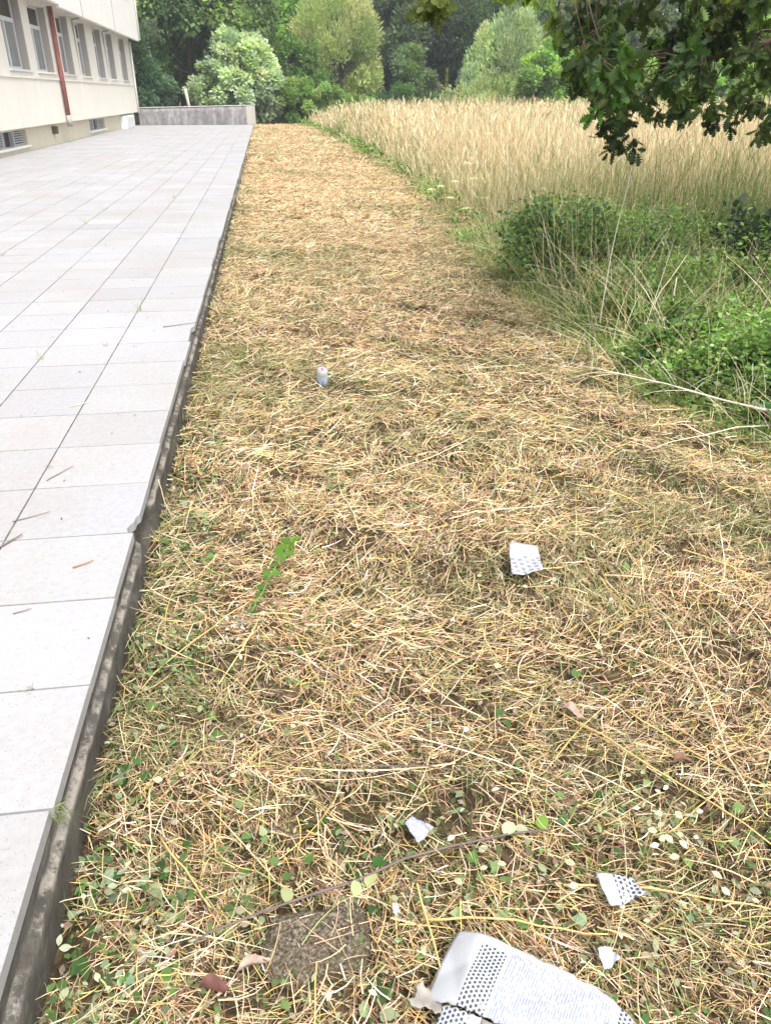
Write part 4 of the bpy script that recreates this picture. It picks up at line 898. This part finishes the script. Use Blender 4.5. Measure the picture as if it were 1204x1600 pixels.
can()

def paper_mat(name, dots, lines, dirt=.25, scale=1.0, ink=(.045, .055, .08)):
    """printed white card; UV u along, v across; dots = (u0,u1) list; lines = (u0,u1) list"""
    a = M(name, rough=.55, spec=.3)
    tc = a.n('ShaderNodeTexCoord'); sp = a.n('ShaderNodeSeparateXYZ'); a.l(tc.outputs['UV'], sp.inputs[0]); U = sp.outputs['X']; Vv = sp.outputs['Y']
    def mth(op, *ar):
        m = a.n('ShaderNodeMath', operation=op)
        for i, v in enumerate(ar):
            if isinstance(v, (int, float)): m.inputs[i].default_value = v
            else: a.l(v, m.inputs[i])
        return m.outputs[0]
    def band(x, lo, hi): return mth('MULTIPLY', mth('GREATER_THAN', x, lo), mth('LESS_THAN', x, hi))
    dirtn = a.ramp(a.noise(26, 5, a.co()), [(.55, g3(0)), (.75, g3(dirt))])
    c = a.mix(dirtn, (.37, .385, .41), (.25, .22, .17))
    c = a.mix(a.ramp(a.noise(45, 3, a.co()), [(.66, g3(0)), (.7, g3(.35))]), c, (.70, .52, .58))
    for (u0, u1, v0, v1) in lines:
        fr = mth('FRACT', mth('MULTIPLY', U, 88*scale)); ln = mth('LESS_THAN', fr, .42)
        wn = a.n('ShaderNodeTexNoise'); wn.inputs['Scale'].default_value = 1; wn.inputs['Detail'].default_value = 2
        mp = a.n('ShaderNodeMapping'); mp.inputs['Scale'].default_value = (88*scale, 45*scale, 1); a.l(tc.outputs['UV'], mp.inputs[0]); a.l(mp.outputs[0], wn.inputs['Vector'])
        txt = mth('MULTIPLY', mth('MULTIPLY', ln, mth('GREATER_THAN', wn.outputs['Fac'], .47)), mth('MULTIPLY', band(U, u0, u1), band(Vv, v0, v1)))
        c = a.mix(mth('MULTIPLY', txt, .85), c, (.16, .18, .36))
    for (u0, u1, v0, v1) in dots:
        s = 56*scale
        row = mth('FLOOR', mth('MULTIPLY', U, s)); off = mth('MULTIPLY', mth('MODULO', row, 2), .5)
        fu = mth('SUBTRACT', mth('FRACT', mth('MULTIPLY', U, s)), .5); fv = mth('SUBTRACT', mth('FRACT', mth('ADD', mth('MULTIPLY', Vv, s), off)), .5)
        d2 = mth('ADD', mth('MULTIPLY', fu, fu), mth('MULTIPLY', fv, fv))
        dm = mth('MULTIPLY', mth('LESS_THAN', d2, .11), mth('MULTIPLY', band(U, u0, u1), band(Vv, v0, v1)))
        wr = mth('GREATER_THAN', a.noise(30, 2, a.co()), .36)
        c = a.mix(mth('MULTIPLY', dm, wr), c, ink)
    a.base(c).bump(a.noise(60, 3, a.co()), .15, .003); return a.m
def sheet(name, outline_fn, nu, nv, h_fn, o, e1, e2, mat, parent=None, thick=.0009, z0=0):
    """uv grid -> outline_fn(u,v) gives local (a,b) in metres along e1,e2 ; h_fn height"""
    V = []; UV = []
    for i in range(nu+1):
        for j in range(nv+1):
            u = i/nu; v = j/nv; a_, b_ = outline_fn(u, v)
            V.append((o[0]+e1[0]*a_+e2[0]*b_, o[1]+e1[1]*a_+e2[1]*b_, o[2]+h_fn(a_, b_))); UV.append((a_, b_))
    F = [(i*(nv+1)+j, (i+1)*(nv+1)+j, (i+1)*(nv+1)+j+1, i*(nv+1)+j+1) for i in range(nu) for j in range(nv)]
    me = npmesh(name, np.array(V), np.array(F), smooth=True)
    uvl = me.uv_layers.new(name='UVMap'); F_ = np.array([l.vertex_index for l in me.loops]); uvl.data.foreach_set('uv', np.array(UV, np.float32)[F_].ravel())
    ob = link(name, me, mat, parent)
    md = ob.modifiers.new('s', 'SOLIDIFY'); md.thickness = thick; md.offset = 0
    return ob
def unit2(a): l = math.hypot(*a); return (a[0]/l, a[1]/l)
def packet():
    # top left corner A, long axis to the lower right, width axis to the lower left
    A = (.275, .925, .082); e1 = unit2((.27, -.175)); e2 = (-e1[1]*-1, e1[0]*-1); e2 = (-.54, -.84)
    e2 = unit2((-.095, -.125))
    t = empty('torn_packet', (.35, .85, .05), 'large torn white card packet printed with black dots and tiny text', 'packet')
    Wd = .140; Ln = .38
    def rag(x, s): return .0035*math.sin(x*90+s)+.002*math.sin(x*233+2*s)
    def outl(u, v):
        a_ = u*Ln; b_ = v*Wd
        if v > .999: b_ += .4*rag(u*1.0, 1)
        k = max(0, 1-u*9); 
        if v < .2: a_ += (.2-v)*.02*k
        # upper right corner rounded and frayed
        e = max(0, (u-.72)/.28); b_ = b_*(1-.0*e)+(1-v)*(.035*e*e)+(1-v)*(.0015*math.sin(u*60)+.0012*math.sin(u*151))*(u > .35)
        return a_, b_
    def hf(a_, b_):
        f1 = .055+.12*(b_-.08)                     # crease between the plain end and the dotted band
        h = -.55*max(0, f1-a_) - .10*max(0, a_-.13) - .22*max(0, a_-.27-.1*b_) - .22*max(0, b_-.085-.12*a_) - .3*max(0, b_-.125)
        h += .004*abs(math.sin(a_*23+b_*31)) + .0035*abs(math.sin(a_*47-b_*29+1))
        return h+.012
    card = paper_mat('printed card', [(.060, .110, .018, .30), (.325, .42, -1, .1)], [(.115, .315, .012, .30)], .12, 2.2)
    sheet('front_panel', outl, 60, 26, hf, A, e1, e2, card, t, .0012)
    # torn inner flap at the lower left, grey card side up
    def o2(u, v): return -.014+u*.055+rag(v*.08, 3), Wd*.80+v*.05*(1-.2*u)+rag(u*.1, 5)
    flap = M('grey inner card', rough=.8); flap.base(flap.ramp(flap.noise(40, 5, flap.co()), [(.3, (.20, .185, .16)), (.7, (.33, .31, .28))]))
    sheet('grey_flap', o2, 12, 10, lambda a_, b_: .004+.3*max(0, -a_)+.006*math.sin(b_*90), (A[0]-.01, A[1]-.003, A[2]-.022), e1, e2, flap.m, t)
    def o3(u, v): return .035+u*.075, Wd+.002+v*.06+.001*math.sin(u*30)
    sheet('side_panel', o3, 14, 12, lambda a_, b_: hf(a_, Wd)-.003-.5*(b_-Wd), A, e1, e2, paper_mat('printed side card', [(-1, .088, -1, 1)], [], .5, 2.2), t)
    def o4(u, v): return .11+u*.27, Wd+.002+v*.03
    sheet('torn_edge', o4, 20, 5, lambda a_, b_: hf(a_, Wd)-.003-.9*(b_-Wd), A, e1, e2, flap.m, t)
    def o5(u, v): return .02+u*.36, .01+v*(Wd-.02)
    sheet('back_panel', o5, 20, 10, lambda a_, b_: hf(a_, b_)-.022, A, e1, e2, flap.m, t)
packet()
def scrap(lb, corners, z0, mat, bumpamp=.012, n=14, flapc=None):
    c = np.array(corners, float); x, y = c[:, 0].mean(), c[:, 1].mean()
    t = empty('paper_scrap', (x, y, float(gz(x, y))+z0-.02), lb, 'paper scrap')
    V = []; UV = []
    for i in range(n+1):
        for j in range(n+1):
            u, v = i/n, j/n
            p = (c[0]*(1-u)+c[1]*u)*(1-v)+(c[3]*(1-u)+c[2]*u)*v
            if i in (0, n) or j in (0, n): p = p+np.array([math.sin(i*1.1+j*.9), math.cos(i*.8+j*1.3)])*.0012
            zz = z0+float(gz(x, y))+bumpamp*math.sin(u*3.1+.3)*math.cos(v*2.2)+bumpamp*.25*math.sin(u*9+v*7)+bumpamp*.8*abs(u+v-1.1)
            V.append((p[0], p[1], zz)); UV.append((p[0]-c[0][0], p[1]-c[0][1]))
    F = [(i*(n+1)+j, (i+1)*(n+1)+j, (i+1)*(n+1)+j+1, i*(n+1)+j+1) for i in range(n) for j in range(n)]
    me = npmesh('paper', np.array(V), np.array(F), smooth=False)
    uvl = me.uv_layers.new(name='UVMap'); F_ = np.array([l.vertex_index for l in me.loops]); uvl.data.foreach_set('uv', np.array(UV, np.float32)[F_].ravel())
    o = link('paper', me, mat, t); md = o.modifiers.new('s', 'SOLIDIFY'); md.thickness = .001; md.offset = 0
    return t
W2 = paper_mat('white scrap', [(-1, 1, -1, -.09)], [], .5, .75, (.20, .21, .25))
scrap('crumpled white paper scrap with blue grey dots in the middle of the straw', [(.795, 2.37), (.905, 2.35), (.865, 2.185), (.755, 2.185)], .07, W2, .011)
scrap('small plain white paper scrap right above the bramble cane', [(.212, 1.19), (.235, 1.215), (.275, 1.175), (.235, 1.14)], .055, paper_mat('plain scrap', [], [(-.1, .1, -.1, .1)], .1, 2), .006)
scrap('torn white paper scrap with black dots under a golden straw', [(.598, 1.01), (.682, .995), (.688, .955), (.608, .94)], .055, paper_mat('dotted scrap', [(.036, 1, -1, 1)], [], .2, 1.7), .010)
scrap('tiny greyish white paper scrap above the right end of the packet', [(.535, .845), (.57, .85), (.575, .825), (.54, .81)], .06, paper_mat('grey scrap', [], [], .6), .01)
scrap('tiny white paper chip between the stone and the packet', [(.155, 1.005), (.168, 1.005), (.168, .985), (.155, .985)], .055, paper_mat('chip', [], [], .1), .003)
# pale petals
n = 70; x = np.concatenate([R.uniform(-.3, 1.2, 50), R.normal(.83, .05, 20)]); y = np.concatenate([R.uniform(.8, 2.2, 50), R.normal(1.12, .05, 20)])
V, F, c = leaves(OVAL, np.stack([x, y, gz(x, y)+.045], 1), np.stack([*R.normal(0, 1, (2, n)), np.zeros(n)], 1), unit(R.normal(0, .35, (n, 3))+np.array([0, 0, 1.])), R.uniform(.012, .026, n), palette(n, [(.66, .66, .55), (.6, .62, .42)], [1, 1]))
tag(link('pale_petals', npmesh('pale_petals', V, F, c), LEAF), 'small pale withered petals and leaves scattered on the near straw', 'petals', kind='stuff')

hm = bpy.data.materials.new('thin summer haze'); hm.use_nodes = True; hn = hm.node_tree; hn.nodes.clear()
pv = hn.nodes.new('ShaderNodeVolumePrincipled'); pv.inputs['Color'].default_value = (.9, .95, 1, 1); pv.inputs['Density'].default_value = .0012; pv.inputs['Anisotropy'].default_value = .2
ho = hn.nodes.new('ShaderNodeOutputMaterial'); hn.links.new(pv.outputs[0], ho.inputs['Volume'])
hz = boxes('haze', [(-405, 405, -405, 405, -1.2, 16)], hm)
tag(hz, 'thin pale haze in the air over the field', 'haze', kind='stuff')
